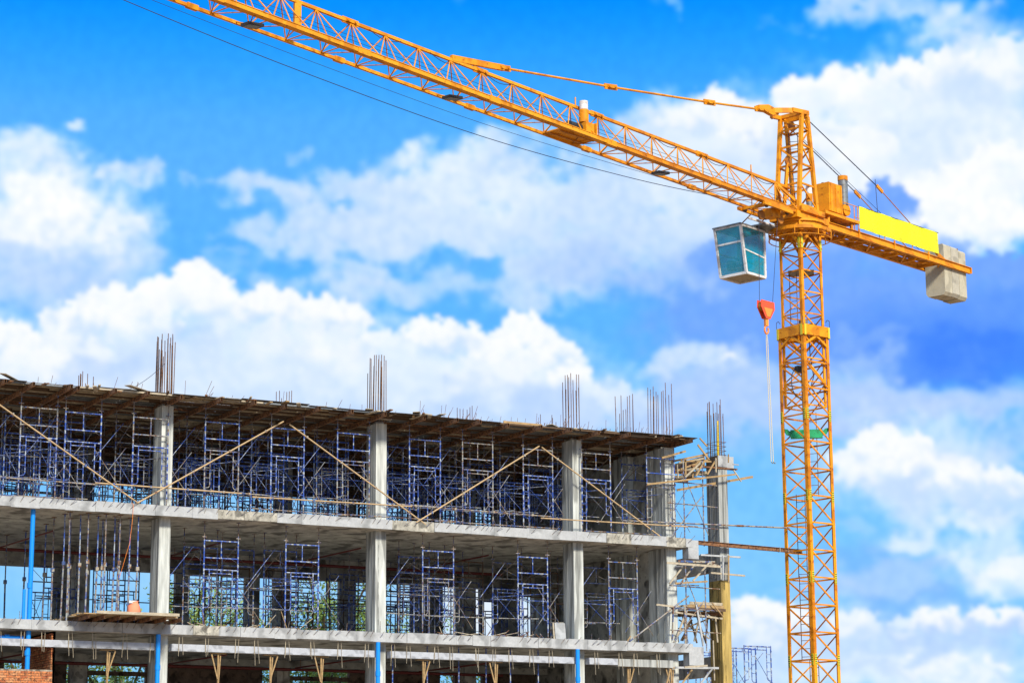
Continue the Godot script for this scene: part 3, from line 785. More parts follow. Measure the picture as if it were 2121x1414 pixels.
func shoring_tower(at: Vector3, clear: float, deep: float, label: String, group: String, fancy: bool) -> Node3D:
	var t := thing("shoring_tower", label, "scaffold tower", at, group)
	var foot := 0.28 if clear > 3.3 else 0.35
	foot += rng.randf_range(-0.05, 0.04)
	if not fancy:
		t.rotation.y = rng.randf_range(-0.08, 0.08)
	var skin := [M.scaffold_blue, M.scaffold_caked, M.scaffold_blue, M.scaffold_blue if fancy else M.scaffold_rusty]
	for z in [0.0, -deep]:
		part(t, "frame", frame_low, skin[rng.randi() % 4], Transform3D(Basis(), Vector3(0, foot, z)))
		part(t, "top_frame", frame_top, skin[rng.randi() % 4], Transform3D(Basis(), Vector3(0, foot + 1.702, z)))
		for x in [0.0, 1.18]:
			pipe(t, "base_jack", Vector3(x, 0.0, z), Vector3(x, foot + 0.02, z), 0.019, M.jack)
			var jt := begin()
			spipe(jt, Vector3(x, foot + 2.62, z), Vector3(x, clear - 0.004, z), 0.017)
			if fancy:
				sblock(jt, Vector3(x, foot + 2.72, z), Vector3(0.16, 0.03, 0.03))
			sblock(jt, Vector3(x, clear - 0.012, z), Vector3(0.14, 0.015, 0.1))
			part(t, "head_jack", jt.commit(), M.jack)
			if fancy:
				block(t, "base_plate", Vector3(x, 0.008, z), Vector3(0.14, 0.012, 0.14), M.rust)
	for x in [0.0, 1.18]:
		pipe(t, "cross_brace", Vector3(x, foot + 0.35, 0), Vector3(x, foot + 1.5, -deep), 0.011, skin[rng.randi() % 4])
		pipe(t, "cross_brace", Vector3(x + 0.02, foot + 1.5, 0), Vector3(x + 0.02, foot + 0.35, -deep), 0.011, skin[rng.randi() % 4])
		pipe(t, "cross_brace", Vector3(x, foot + 1.9, 0), Vector3(x, foot + 2.55, -deep), 0.01, M.bare_pipe)
		if fancy:
			pipe(t, "cross_brace", Vector3(x + 0.02, foot + 2.55, 0), Vector3(x + 0.02, foot + 1.9, -deep), 0.01, M.bare_pipe)
	var lz := -deep if fancy else 0.0
	pipe(t, "ledger", Vector3(rng.randf_range(-0.5, 0.0), foot + 1.3, lz - 0.04), Vector3(rng.randf_range(1.3, 2.2), foot + 1.3 + rng.randf_range(-0.05, 0.05), lz - 0.04), 0.02, skin[rng.randi() % 4])
	pipe(t, "ledger", Vector3(rng.randf_range(-0.5, 0.0), foot + 0.62, lz - 0.04), Vector3(rng.randf_range(1.3, 2.2), foot + 0.62 + rng.randf_range(-0.05, 0.05), lz - 0.04), 0.02, M.scaffold_caked)
	if fancy:
		pipe(t, "long_brace", Vector3(1.18, foot + 0.2, -0.9), Vector3(2.35, foot + 1.75, -0.95), 0.012, M.scaffold_caked)
		pipe(t, "long_brace", Vector3(1.18, foot + 1.7, -0.8), Vector3(2.35, foot + 0.1, -0.85), 0.012, M.bare_pipe)
		pipe(t, "long_brace", Vector3(-0.1, foot + 2.5, -0.7), Vector3(-1.1, foot + 1.2, -0.75), 0.012, M.scaffold_blue)
	pipe(t, "plan_brace", Vector3(0, foot + 1.38, 0), Vector3(1.18, foot + 1.42, -deep), 0.014, skin[rng.randi() % 4])
	pipe(t, "plan_brace", Vector3(1.18, foot + 1.36, 0), Vector3(0, foot + 1.36, -deep), 0.014, skin[rng.randi() % 4])
	return t

const ORDER := ["first", "second", "third", "fourth", "fifth", "sixth", "seventh", "eighth", "ninth", "tenth", "eleventh", "twelfth", "thirteenth", "fourteenth", "fifteenth", "sixteenth", "seventeenth", "eighteenth"]

func build_scaffolds() -> void:
	make_frames()
	var clear := DECK - 0.15 - L4
	for k in LEGS.size():
		shoring_tower(Vector3(LEGS[k][0], L4, -0.25), clear, 1.75, "blue shoring tower on the top storey front edge, %s from left" % ORDER[k], "shoring towers along the top storey edge", true)
	for row in 4:
		for k in LEGS.size():
			if k == 10:
				continue
			var x: float = LEGS[k][0] + rng.randf_range(-0.25, 0.25) + (0.55 if row % 2 else 0.0)
			shoring_tower(Vector3(x, L4, [-2.75, -4.9, -6.9, -9.0][row]), clear, 1.5, "shoring tower inside the top storey, %s row back, %s from left" % [ORDER[row + 1], ORDER[k]], "shoring towers deep in the top storey", false)
	clear = L4 - THICK - L3
	var spots := [[1.75, "beside the loose sticks"], [4.62, "left of the second front column"], [9.67, "right of the second front column"], [13.37, "left of the third front column"], [17.05, "right of the third front column"]]
	for s in spots:
		shoring_tower(Vector3(s[0], L3, -0.6), clear, 1.9, "blue shoring tower on the middle storey edge, " + s[1], "shoring towers along the middle storey edge", true)
	for k in 4:
		var x: float = [3.3, 10.5, 12.1, 16.0][k]
		shoring_tower(Vector3(x, L3, -3.0), clear, 1.4, "shoring tower inside the middle storey, second row back, %s from left" % ORDER[k], "shoring towers deep in the middle storey", false)
	var seen := [0, 0, 0]
	for row in 3:
		for k in 9:
			var x := -2.6 + k * 2.25 + rng.randf_range(-0.3, 0.3) + row * 0.7
			if row < 2 and (row == 0 or k < 4 or k > 6):
				continue
			shoring_tower(Vector3(x, L3, [-4.6, -6.6, -8.7][row]), clear, 1.6, "dark shoring tower inside the middle storey, %s row back, %s from left" % [ORDER[row + 2], ORDER[seen[row]]], "shoring towers deep in the middle storey", false)
			seen[row] += 1
	# long tubes clamped along the front
	var words := ["leftmost", "second", "third", "fourth", "fifth", "rightmost"]
	var guard: Array = [[-6.13, 12.53, -0.1, -1.8, 12.49, -0.1], [-2.18, 12.54, -0.05, 2.8, 12.51, -0.05], [1.15, 12.54, -0.1, 3.72, 12.51, -0.1], [3.18, 12.42, -0.05, 8.99, 12.45, -0.05], [8.38, 12.5, -0.1, 14.45, 12.42, -0.1], [14.0, 12.34, -0.05, 20.08, 12.37, -0.05]]
	for k in guard.size():
		tube_thing("guard_rail_tube", guard[k], 0.024, M.bamboo_pipe if k % 2 else M.bare_pipe, "level guard tube along the top storey front, %s" % words[k], "guard tubes of the top storey", true)
	var diag: Array = [[-6.74, 15.64, -0.03, -0.71, 11.96, -0.03], [-0.8, 11.96, 0.03, 4.21, 15.0, 0.03], [4.45, 14.93, -0.03, 9.51, 11.86, -0.03], [9.12, 11.9, 0.03, 13.92, 14.87, 0.03], [14.05, 14.85, -0.03, 19.11, 11.82, -0.03]]
	var dl := ["falling to the right at the far left end", "rising to the right between the first and second columns", "falling to the right across the second column", "rising to the right left of the third column", "falling to the right across the third column"]
	for k in diag.size():
		tube_thing("diagonal_tube", diag[k], 0.028, M.bamboo_pipe, "long tan brace tube, top storey, " + dl[k], "diagonal brace tubes of the top storey", true)
	var kick: Array = [[-6.03, 12.0, -0.4, -2.3, 12.05, -0.4], [-2.14, 11.96, -0.4, 1.6, 12.0, -0.4], [3.32, 12.09, -0.4, 6.77, 12.06, -0.4], [6.26, 12.09, -0.45, 11.17, 12.1, -0.45], [10.03, 12.05, -0.4, 14.96, 12.06, -0.4], [15.94, 12.04, -0.4, 19.16, 12.06, -0.4]]
	for k in kick.size():
		tube_thing("toe_tube", kick[k], 0.022, M.bare_pipe, "low tube just above the slab edge of the top storey, %s" % words[k], "low tubes of the top storey", false)
	# two free-standing frames beside the crane mast
	for k in 2:
		var at: Vector3 = [Vector3(23.02, 0, -1.0), Vector3(22.95, 0, -3.2)][k]
		var t := thing("access_scaffold", ["blue access scaffold frame standing between tan column and crane mast", "blue access scaffold partly hidden behind the tan column"][k], "scaffold", at, "access scaffolds by the crane")
		for lift in 5:
			for z in [0.0, -1.0]:
				part(t, "frame", frame_low, M.scaffold_blue, Transform3D(Basis(), Vector3(0, 0.02 + lift * 1.64 - 0.1 + 0.1, z)))
			pipe(t, "cross_brace", Vector3(0, 0.3 + lift * 1.64, 0), Vector3(0, 1.4 + lift * 1.64, -1.0), 0.011, M.scaffold_blue)
			pipe(t, "cross_brace", Vector3(1.18, 0.3 + lift * 1.64, 0), Vector3(1.18, 1.4 + lift * 1.64, -1.0), 0.011, M.scaffold_blue)
			pipe(t, "cross_brace", Vector3(0, 0.3 + lift * 1.64, -0.5), Vector3(1.18, 1.5 + lift * 1.64, -0.5), 0.011, M.scaffold_blue)

func tube_thing(called: String, s: Array, r: float, m: Material, label: String, group: String, clamps: bool) -> void:
	var a := Vector3(s[0], s[1], s[2])
	var b := Vector3(s[3], s[4], s[5])
	var t := thing(called, label, "tube", a, group)
	pipe(t, "tube", Vector3.ZERO, b - a, r, m)
	if clamps:
		var n := int(a.distance_to(b) / 1.6) + 1
		for k in n:
			var p := (b - a) * ((k + 0.5) / n)
			block(t, "clamp", p, Vector3(0.075, 0.075, 0.075), M.bare_pipe)

# ---------------------------------------------------------------- small things on the building
func build_site_things() -> void:
	# adjustable props under slab four
	var props: Array = [[-3.05, -6.81], [-2.78, -5.48], [-2.68, -3.52], [-2.94, -1.80], [-2.87, -0.87], [-2.36, -1.88], [-2.87, 0.18], [-2.37, -0.81], [-1.80, -1.80], [-2.26, 0.12], [-1.76, -0.88], [-1.32, -1.75], [-1.68, 0.12], [-1.23, -0.80], [-0.74, -1.85], [-1.21, 0.16], [-0.68, -0.91], [-0.60, 0.03]]
	for k in props.size():
		var y1 := L4 - THICK
		var x: float = props[k][0]
		var z: float = minf(props[k][1], -0.35)
		var t := thing("steel_prop", "adjustable steel prop under the middle storey ceiling, %s from the left" % ORDER[k], "prop", Vector3(x, L3, z), "adjustable props under the middle storey ceiling")
		var h := y1 - L3
		var mid := h * rng.randf_range(0.5, 0.56)
		var lean := Vector3(rng.randf_range(-0.05, 0.02), 0, 0)
		pipe(t, "outer_tube", lean, Vector3(0, mid, 0), 0.03, M.scaffold_caked)
		pipe(t, "inner_tube", Vector3(0, mid, 0), Vector3(0, h - 0.01, 0), 0.022, M.scaffold_blue if k % 3 else M.jack)
		block(t, "collar", Vector3(0, mid, 0), Vector3(0.1, 0.13, 0.1), M.bare_pipe)
		block(t, "top_plate", Vector3(0, h - 0.008, 0), Vector3(0.16, 0.012, 0.12), M.rust)
		block(t, "foot_plate", lean + Vector3(0, 0.008, 0), Vector3(0.16, 0.012, 0.16), M.rust)
	# blue drain pipes
	var dp := thing("blue_drainpipe", "tall blue plastic drainpipe through the middle storey at far left", "pipe", Vector3(-4.1, 0.75, -0.3), "blue drainpipes")
	pipe(dp, "pipe", Vector3(0, 0, 0), Vector3(0.02, L4 - THICK - 0.75, 0), 0.075, M.blue_pipe)
	pipe(dp, "socket", Vector3(0, L3 - 0.75 + 1.0, 0), Vector3(0, L3 - 0.75 + 1.16, 0), 0.09, M.blue_pipe)
	pipe(dp, "socket", Vector3(0, 6.3, 0), Vector3(0, 6.46, 0), 0.092, M.blue_pipe)
	pipe(dp, "pipe", Vector3(-0.18, L3 - 0.75 + 0.02, 0.02), Vector3(-0.18, L3 - 0.75 + 0.95, 0.02), 0.05, M.blue_pipe)
	var hp := thing("blue_branch_pipe", "short horizontal blue branch pipe above the brick wall", "pipe", Vector3(-8.5, 7.62, -0.42))
	pipe(hp, "pipe", Vector3.ZERO, Vector3(4.3, -0.02, 0), 0.06, M.blue_pipe)
	pipe(hp, "pipe", Vector3(3.2, 0, 0), Vector3(3.2, 0.2, 0), 0.06, M.blue_pipe)
	for x in [3.0, 3.7]:
		pipe(hp, "socket", Vector3(x, 0, 0), Vector3(x + 0.14, 0, 0), 0.074, M.blue_pipe)
	var pl := ["at the first front column", "at the second front column", "at the third front column"]
	var px := [0.05, 7.74, 15.4]
	for k in 3:
		var t := thing("blue_drainpipe", "blue plastic drainpipe on the lower storey " + pl[k], "pipe", Vector3(px[k], 0.0, -0.02), "blue drainpipes")
		pipe(t, "pipe", Vector3.ZERO, Vector3(0.0, L3 - THICK - 0.003, 0), 0.075, M.blue_pipe)
		pipe(t, "socket", Vector3(0, 6.7, 0), Vector3(0, 6.86, 0), 0.09, M.blue_pipe)
	# red fire mains below the slabs
	for k in 2:
		var y: float = [11.22, 7.4][k]
		var t := thing("red_fire_pipe", ["long dark red pipe under the middle storey ceiling", "long dark red pipe under the lower storey ceiling"][k], "pipe", Vector3(LEFT, y, -7.7), "red fire pipes")
		pipe(t, "main_pipe", Vector3.ZERO, Vector3(26.0, 0, 0), 0.055, M.red_pipe)
		for x in [6.5, 12.6, 17.5, 22.5]:
			pipe(t, "branch_pipe", Vector3(x, 0.06, 0), Vector3(x + 0.3, 0.06, 5.0), 0.03, M.red_pipe)
			pipe(t, "hanger", Vector3(x + 0.2, 0, 0), Vector3(x + 0.2, 0.36, 0), 0.01, M.rust)
	# loading platform that sticks out of the middle storey
	var lp := thing("loading_platform", "timber loading platform sticking out over the middle storey edge", "platform", Vector3(-1.2, L3, 0))
	for k in 7:
		var x := -1.4 + k * 0.5
		var st := begin()
		sblock(st, Vector3(-0.022, 0, 0), Vector3(0.006, 0.12, 3.4))
		sblock(st, Vector3(0, 0.058, 0), Vector3(0.05, 0.006, 3.4))
		sblock(st, Vector3(0, -0.058, 0), Vector3(0.05, 0.006, 3.4))
		part(lp, "joist", st.commit(), M.joist, Transform3D(Basis(), Vector3(x, 0.07, -0.55)))
	for k in 12:
		block(lp, "deck_board", Vector3(-0.1 + 0.1 * ((k * 7) % 5) * 0.3, 0.15 + (k % 3) * 0.008, 1.06 - k * 0.25), Vector3(3.0 + (k % 4) * 0.12, 0.035, 0.225), [M.timber, M.ply_pale, M.timber_grey][k % 3])
	block(lp, "edge_plank", Vector3(0.15, 0.2, 1.19), Vector3(2.7, 0.09, 0.03), M.timber_grey)
	block(lp, "edge_plank", Vector3(-0.6, 0.2, 0.3), Vector3(2.0, 0.05, 0.3), M.timber)
	var sk := begin()
	var ring := 8
	var prof := [[0.0, 0.0], [0.2, 0.0], [0.22, 0.16], [0.19, 0.34], [0.13, 0.42], [0.15, 0.47]]
	for j in prof.size() - 1:
		for i in ring:
			var q := []
			for c in [[j, i], [j, i + 1], [j + 1, i + 1], [j + 1, i]]:
				var ang: float = TAU * (c[1] % ring) / ring
				var rr: float = prof[c[0]][0] * (1.0 + 0.14 * sin(ang * 3.0 + c[0]))
				q.append(Vector3(cos(ang) * rr, prof[c[0]][1] + 0.02 * sin(ang * 2.0), sin(ang) * rr))
			sk.set_smooth_group(1)
			for v in [q[0], q[2], q[1], q[0], q[3], q[2]]:
				sk.add_vertex(v)
	sk.generate_normals()
	var sack := thing("material_sack", "pink and white plastic sack standing on the timber loading platform", "sack", Vector3(-0.95, L3 + 0.17, 0.45))
	part(sack, "bag", sk.commit(), M.sack_pink)
	block(sack, "folded_top", Vector3(-0.06, 0.45, 0.02), Vector3(0.26, 0.08, 0.16), M.white_metal)
	# white board leaning beside the third column
	var wb := thing("white_board", "pale plywood board leaning beside the third front column, middle storey", "board", Vector3(14.85, L3, -0.62))
	part(wb, "sheet", box_mesh, M.concrete_pale, Transform3D(Basis(Vector3.RIGHT, -0.12) * Basis.from_scale(Vector3(0.42, 0.62, 0.03)), Vector3(0.2, 0.32, 0)))
	part(wb, "batten", box_mesh, M.timber_grey, Transform3D(Basis(Vector3.RIGHT, -0.12) * Basis.from_scale(Vector3(0.05, 0.62, 0.05)), Vector3(-0.08, 0.32, 0.02)))
	# sticks and offcuts heaped on the middle storey edge
	var hp1 := thing("timber_offcuts", "loose heap of sticks and bars on the middle storey edge", "offcuts", Vector3(2.0, L3, -0.3))
	for k in 26:
		var a := Vector3(rng.randf_range(-1.0, 3.6), 0.02, rng.randf_range(-0.25, 0.2))
		var up := rng.randf() < 0.35
		pipe(hp1, "stick", a, a + Vector3(rng.randf_range(-0.5, 0.5), rng.randf_range(0.3, 0.75) if up else rng.randf_range(0.02, 0.12), rng.randf_range(-0.1, 0.1)), 0.012, [M.timber, M.rebar, M.timber_grey][k % 3])
	var hp2 := thing("timber_offcuts", "loose boards and bars lying on the middle storey edge left of third column", "offcuts", Vector3(11.2, L3, -0.25))
	for k in 18:
		var a := Vector3(rng.randf_range(-1.6, 3.0), 0.02, rng.randf_range(-0.2, 0.2))
		pipe(hp2, "stick", a, a + Vector3(rng.randf_range(-0.9, 0.9), rng.randf_range(0.02, 0.3), 0), 0.014, [M.timber_grey, M.bare_pipe, M.rebar][k % 3])
	var pole := thing("leaning_pole", "pale pole leaning up from the slab against the corner pier, middle storey", "pole", Vector3(17.6, L3, -0.15))
	pipe(pole, "pole", Vector3(0, 0.03, 0), Vector3(2.55, 1.75, -0.05), 0.03, M.bare_pipe)
	pipe(pole, "cross_stick", Vector3(-0.12, 0.03, 0.05), Vector3(0.02, 0.22, 0.05), 0.025, M.timber)
	var oh := thing("orange_hose", "thin orange hose hanging from the top slab edge left of the first column", "hose", Vector3(-0.95, L4 - 0.05, 0.05))
	var hs := begin()
	swire(hs, [Vector3(0, 0.1, -0.1), Vector3(0.02, 0.02, 0.02), Vector3(0.0, -0.5, 0.03), Vector3(-0.06, -1.2, 0.0), Vector3(-0.22, -1.9, -0.1), Vector3(-0.3, -2.3, -0.2)], 0.006)
	part(oh, "hose", hs.commit(), M.hook_orange)
	# crutches of timber that carry the edge beam
	var crutch: Array = [-1.52, 2.19, 4.00, 5.80, 9.54, 12.30, 17.60, 19.40]
	for k in crutch.size():
		var t := thing("timber_crutch", "rough timber crutch under the lower edge beam, %s from the left" % ORDER[k], "prop", Vector3(crutch[k], L2, -0.3), "timber crutches under the edge beam")
		var h := 7.325 - L2
		bar(t, "post", Vector3(rng.randf_range(-0.06, 0.06), 0, 0), Vector3(0, h - 0.05, 0), 0.05, 0.05, M.timber)
		bar(t, "brace", Vector3(-0.02, h - 0.85, 0.04), Vector3(-0.24 if k % 2 else 0.24, h - 0.06, 0.04), 0.04, 0.035, M.timber)
		bar(t, "brace", Vector3(-0.12, 0.0, 0.05), Vector3(0.06, h - 0.1, 0.05), 0.035, 0.03, M.timber)
		block(t, "head_board", Vector3(0.0, h - 0.025, 0), Vector3(0.5, 0.035, 0.14), M.timber)
	# blue shores of the lower storey
	for k in 6:
		var x: float = [8.6, 9.9, 11.1, 12.15, 13.1, 14.2][k]
		var t := thing("steel_prop", "thin steel prop under the lower storey ceiling, %s from the left" % ORDER[k], "prop", Vector3(x, L2, -0.7), "adjustable props of the lower storey")
		var h := L3 - THICK - L2
		pipe(t, "outer_tube", Vector3.ZERO, Vector3(0, h * 0.55, 0), 0.032, M.scaffold_caked)
		pipe(t, "inner_tube", Vector3(0, h * 0.55, 0), Vector3(0, h - 0.01, 0), 0.024, M.scaffold_blue)
		block(t, "top_plate", Vector3(0, h - 0.008, 0), Vector3(0.15, 0.012, 0.12), M.rust)
	# timber formwork in the end bay
	var sets: Array = [[[18.41, 13.82, -0.1, 22.25, 14.44, -0.1, 0.1, 0.05], [20.19, 13.83, -0.9, 23.21, 14.45, -0.4, 0.14, 0.06], [18.94, 14.79, 0.1, 19.96, 15.11, 0.1, 0.12, 0.05], [19.6, 14.76, -0.3, 21.16, 15.14, -0.3, 0.12, 0.05], [20.0, 14.5, -0.5, 21.29, 14.97, -0.5, 0.1, 0.04], [20.18, 14.21, -0.35, 20.94, 14.86, -0.35, 0.1, 0.04], [20.37, 14.31, -0.45, 20.88, 14.9, -0.45, 0.09, 0.04], [20.61, 14.29, -0.25, 21.0, 14.88, -0.25, 0.09, 0.04], [21.07, 14.37, -0.2, 21.44, 14.9, -0.2, 0.09, 0.04], [20.27, 14.89, -0.4, 20.26, 14.33, -0.4, 0.09, 0.04], [20.7, 14.87, -0.6, 20.69, 14.28, -0.6, 0.09, 0.04], [19.84, 14.67, -0.3, 19.87, 14.18, -0.3, 0.07, 0.04], [21.43, 15.0, -0.15, 21.42, 14.47, -0.15, 0.07, 0.04], [20.69, 15.45, -0.2, 21.17, 14.92, -0.2, 0.1, 0.04], [20.26, 14.89, -0.7, 21.58, 14.95, -0.7, 0.1, 0.05], [20.78, 15.7, -0.2, 21.1, 15.41, -0.2, 0.08, 0.04], [21.86, 15.14, 0.05, 21.85, 14.83, 0.05, 0.05, 0.05], [22.21, 14.82, -0.2, 22.46, 14.82, -0.2, 0.05, 0.04], [22.17, 14.59, -0.1, 22.49, 14.19, -0.1, 0.07, 0.04], [20.31, 14.33, -1.2, 21.81, 14.65, -1.2, 0.16, 0.05], [20.53, 14.59, -1.4, 21.95, 14.91, -1.4, 0.14, 0.05], [20.43, 14.89, -1.1, 21.51, 15.12, -1.1, 0.1, 0.04], [20.73, 14.73, -0.8, 21.54, 14.36, -0.8, 0.08, 0.04]], [[18.9, 10.97, 0.35, 21.19, 10.93, 0.35, 0.12, 0.04], [19.66, 11.11, -0.1, 21.24, 11.15, -0.1, 0.12, 0.05], [19.4, 10.28, 0.1, 20.77, 10.41, 0.1, 0.1, 0.04], [19.13, 10.25, 0.15, 19.7, 10.88, 0.15, 0.09, 0.04], [19.62, 10.27, 0.1, 20.22, 10.98, 0.1, 0.09, 0.04], [20.19, 10.41, 0.05, 20.9, 11.09, 0.05, 0.09, 0.04], [20.67, 11.39, -0.15, 22.4, 11.39, -0.15, 0.1, 0.05], [21.09, 10.76, -0.15, 22.57, 10.72, -0.15, 0.1, 0.05], [21.6, 11.4, -0.1, 21.57, 10.5, -0.1, 0.09, 0.05], [21.86, 11.43, -0.12, 21.83, 10.45, -0.12, 0.09, 0.05], [20.89, 11.09, 0.0, 21.46, 10.98, 0.0, 0.09, 0.04], [19.73, 10.94, -0.4, 20.62, 11.02, -0.4, 0.1, 0.04]], [[19.9, 9.53, -0.6, 21.45, 9.7, -0.6, 0.14, 0.05], [19.62, 9.29, -0.3, 21.64, 9.13, -0.3, 0.1, 0.04], [20.16, 9.23, -0.9, 21.96, 9.43, -0.9, 0.14, 0.05], [19.65, 8.41, -0.25, 20.12, 9.44, -0.25, 0.11, 0.04], [19.97, 8.11, -0.2, 19.97, 9.5, -0.2, 0.09, 0.04], [20.47, 9.59, -0.2, 20.73, 8.1, -0.2, 0.12, 0.04], [20.74, 9.55, -0.4, 21.3, 9.09, -0.4, 0.08, 0.04], [21.08, 9.67, -0.1, 21.55, 9.18, -0.1, 0.06, 0.04], [18.71, 9.51, -0.1, 19.42, 9.47, -0.1, 0.1, 0.04], [19.38, 8.26, -0.15, 19.45, 9.48, -0.15, 0.07, 0.05], [20.04, 8.67, -0.8, 21.48, 9.2, -0.8, 0.08, 0.04], [20.22, 9.1, -1.0, 21.51, 8.46, -1.0, 0.07, 0.04], [20.72, 9.11, -0.9, 20.22, 8.34, -0.9, 0.07, 0.04], [20.19, 9.49, -1.2, 21.75, 9.59, -1.2, 0.12, 0.05]], [[19.45, 7.3, -0.1, 21.29, 7.33, -0.1, 0.12, 0.05], [18.94, 6.56, 0.05, 19.15, 7.23, 0.05, 0.09, 0.04], [19.71, 6.72, -0.1, 20.16, 7.24, -0.1, 0.09, 0.04], [20.43, 6.67, -0.1, 21.01, 7.29, -0.1, 0.09, 0.04], [21.21, 8.33, -0.3, 21.23, 6.9, -0.3, 0.07, 0.05], [19.66, 7.3, 0.2, 20.62, 7.38, 0.2, 0.1, 0.04]]]
	var sl := ["tangle of yellow timber beam formwork at the roof end beside the tall column", "timber brackets and planks around the slab end below the mast tie", "timber landing of crossed planks low in the end bay", "timber brackets around the lower slab end"]
	for g in 4:
		var first: Array = sets[g][0]
		var o := Vector3(first[0], first[1], first[2])
		var t := thing("timber_formwork", sl[g], "formwork", o, "timber formwork in the end bay")
		for s in sets[g]:
			bar(t, "plank", Vector3(s[0], s[1], s[2]) - o, Vector3(s[3], s[4], s[5]) - o, s[7], s[6] * 0.62, ([M.timber, M.timber, M.timber_grey] if g == 0 else [M.timber_grey, M.bare_pipe, M.timber, M.timber_grey, M.concrete_pale])[rng.randi() % (3 if g == 0 else 5)], Vector3(0, 0, 1))
	# soffit boards of the end bay beams, and the box on top of the tall column
	var bf := thing("beam_formwork", "rusty soffit boards and grey side shutter on top of the tall end column", "formwork", Vector3(21.9, 14.75, -0.8))
	block(bf, "shutter", Vector3(0.02, 0.2, 0.36), Vector3(0.42, 0.42, 0.03), M.concrete_pale)
	block(bf, "shutter", Vector3(0.42, 0.2, 0.2), Vector3(0.36, 0.44, 0.03), M.concrete_pale)
	block(bf, "shutter", Vector3(-0.21, 0.2, -0.02), Vector3(0.03, 0.42, 0.74), M.timber_dark)
	block(bf, "soffit_board", Vector3(-0.35, -0.06, 0.3), Vector3(2.0, 0.05, 0.18), M.rust)
	block(bf, "soffit_board", Vector3(-0.4, -0.12, -0.6), Vector3(2.3, 0.06, 0.2), M.timber_dark)
	for k in 6:
		block(bf, "soffit_board", Vector3(-0.1, -0.03 - 0.012 * (k % 2), -1.2 - k * 0.9), Vector3(0.5, 0.04, 0.86), M.timber_dark)
		block(bf, "joist", Vector3(-0.6, -0.11, -1.0 - k * 0.9), Vector3(2.2, 0.09, 0.06), M.rust)
	for k in 4:
		block(bf, "side_board", Vector3(-0.35, 0.12 + k * 0.1, -2.6), Vector3(0.03, 0.09, 4.6), [M.timber, M.timber_dark, M.rust, M.timber][k])
	var ld := thing("timber_landing", "rough dark plank landing with side boards low in the open end bay", "platform", Vector3(20.9, 9.35, -0.9))
	for k in 5:
		block(ld, "deck_plank", Vector3(-0.1 + 0.05 * (k % 2), 0.0 + 0.006 * (k % 2), 0.5 - k * 0.26), Vector3(1.75, 0.04, 0.24), [M.timber_dark, M.timber_grey, M.rust][k % 3])
	for k in 3:
		block(ld, "side_board", Vector3(0.02 * k, 0.08 + k * 0.11, 0.66 - k * 0.02), Vector3(1.7 - 0.15 * k, 0.1, 0.03), [M.timber_dark, M.timber, M.timber_grey][k])
	for k in 4:
		bar(ld, "strut", Vector3(-0.8 + k * 0.5, -1.05, 0.3), Vector3(-0.4 + k * 0.32, -0.02, 0.4), 0.06, 0.04, [M.timber_dark, M.timber_grey][k % 2])
		bar(ld, "strut", Vector3(0.6 - k * 0.4, -1.05, -0.3), Vector3(0.2 - k * 0.3, -0.02, -0.3), 0.05, 0.04, M.timber_dark)
	for k in 2:
		bar(ld, "bearer", Vector3(-0.85, -0.06, 0.45 - k * 0.9), Vector3(0.85, -0.06, 0.45 - k * 0.9), 0.08, 0.06, M.rust)
	# tubes and frames in the end bay
	for k in 3:
		var y: float = [L4, L3, L2][k]
		var t := thing("end_bay_scaffold", ["pale tube scaffold in the open end bay of the top storey", "pale tube scaffold in the open end bay of the middle storey", "pale tube scaffold in the open end bay of the lower storey"][k], "scaffold", Vector3(19.95, y, -0.25), "scaffolds in the open end bay")
		for x in [0.12, 0.95]:
			pipe(t, "standard", Vector3(x, -0.2 if x > 0.5 else 0.0, 0), Vector3(x, 2.95, 0), 0.026, M.scaffold_caked)
			pipe(t, "standard", Vector3(x, 0, -1.3), Vector3(x, 2.9, -1.3), 0.024, M.scaffold_caked)
		for q in 3:
			pipe(t, "ledger", Vector3(-0.6, 0.5 + q * 0.8, 0.03), Vector3(1.55, 0.45 + q * 0.8, 0.03), 0.02, M.bare_pipe)
			pipe(t, "ledger", Vector3(-0.1, 0.7 + q * 0.8, -1.27), Vector3(1.5, 0.7 + q * 0.8, -1.27), 0.02, M.scaffold_caked)
		pipe(t, "brace", Vector3(-0.5, 0.05, 0.06), Vector3(0.85, 1.6, 0.06), 0.02, M.bare_pipe)
		pipe(t, "brace", Vector3(0.1, 2.4, 0.06), Vector3(1.1, 0.2, 0.06), 0.018, M.bare_pipe)
	for k in 3:
		shoring_tower(Vector3(20.35, [L4, L3, L2][k] - 0.0, -4.3), 3.25, 1.75, ["blue shoring frames behind the end bay at top storey height", "blue shoring frames behind the end bay at middle storey height", "blue shoring frames behind the end bay at lower storey height"][k], "shoring frames behind the end bay", false)

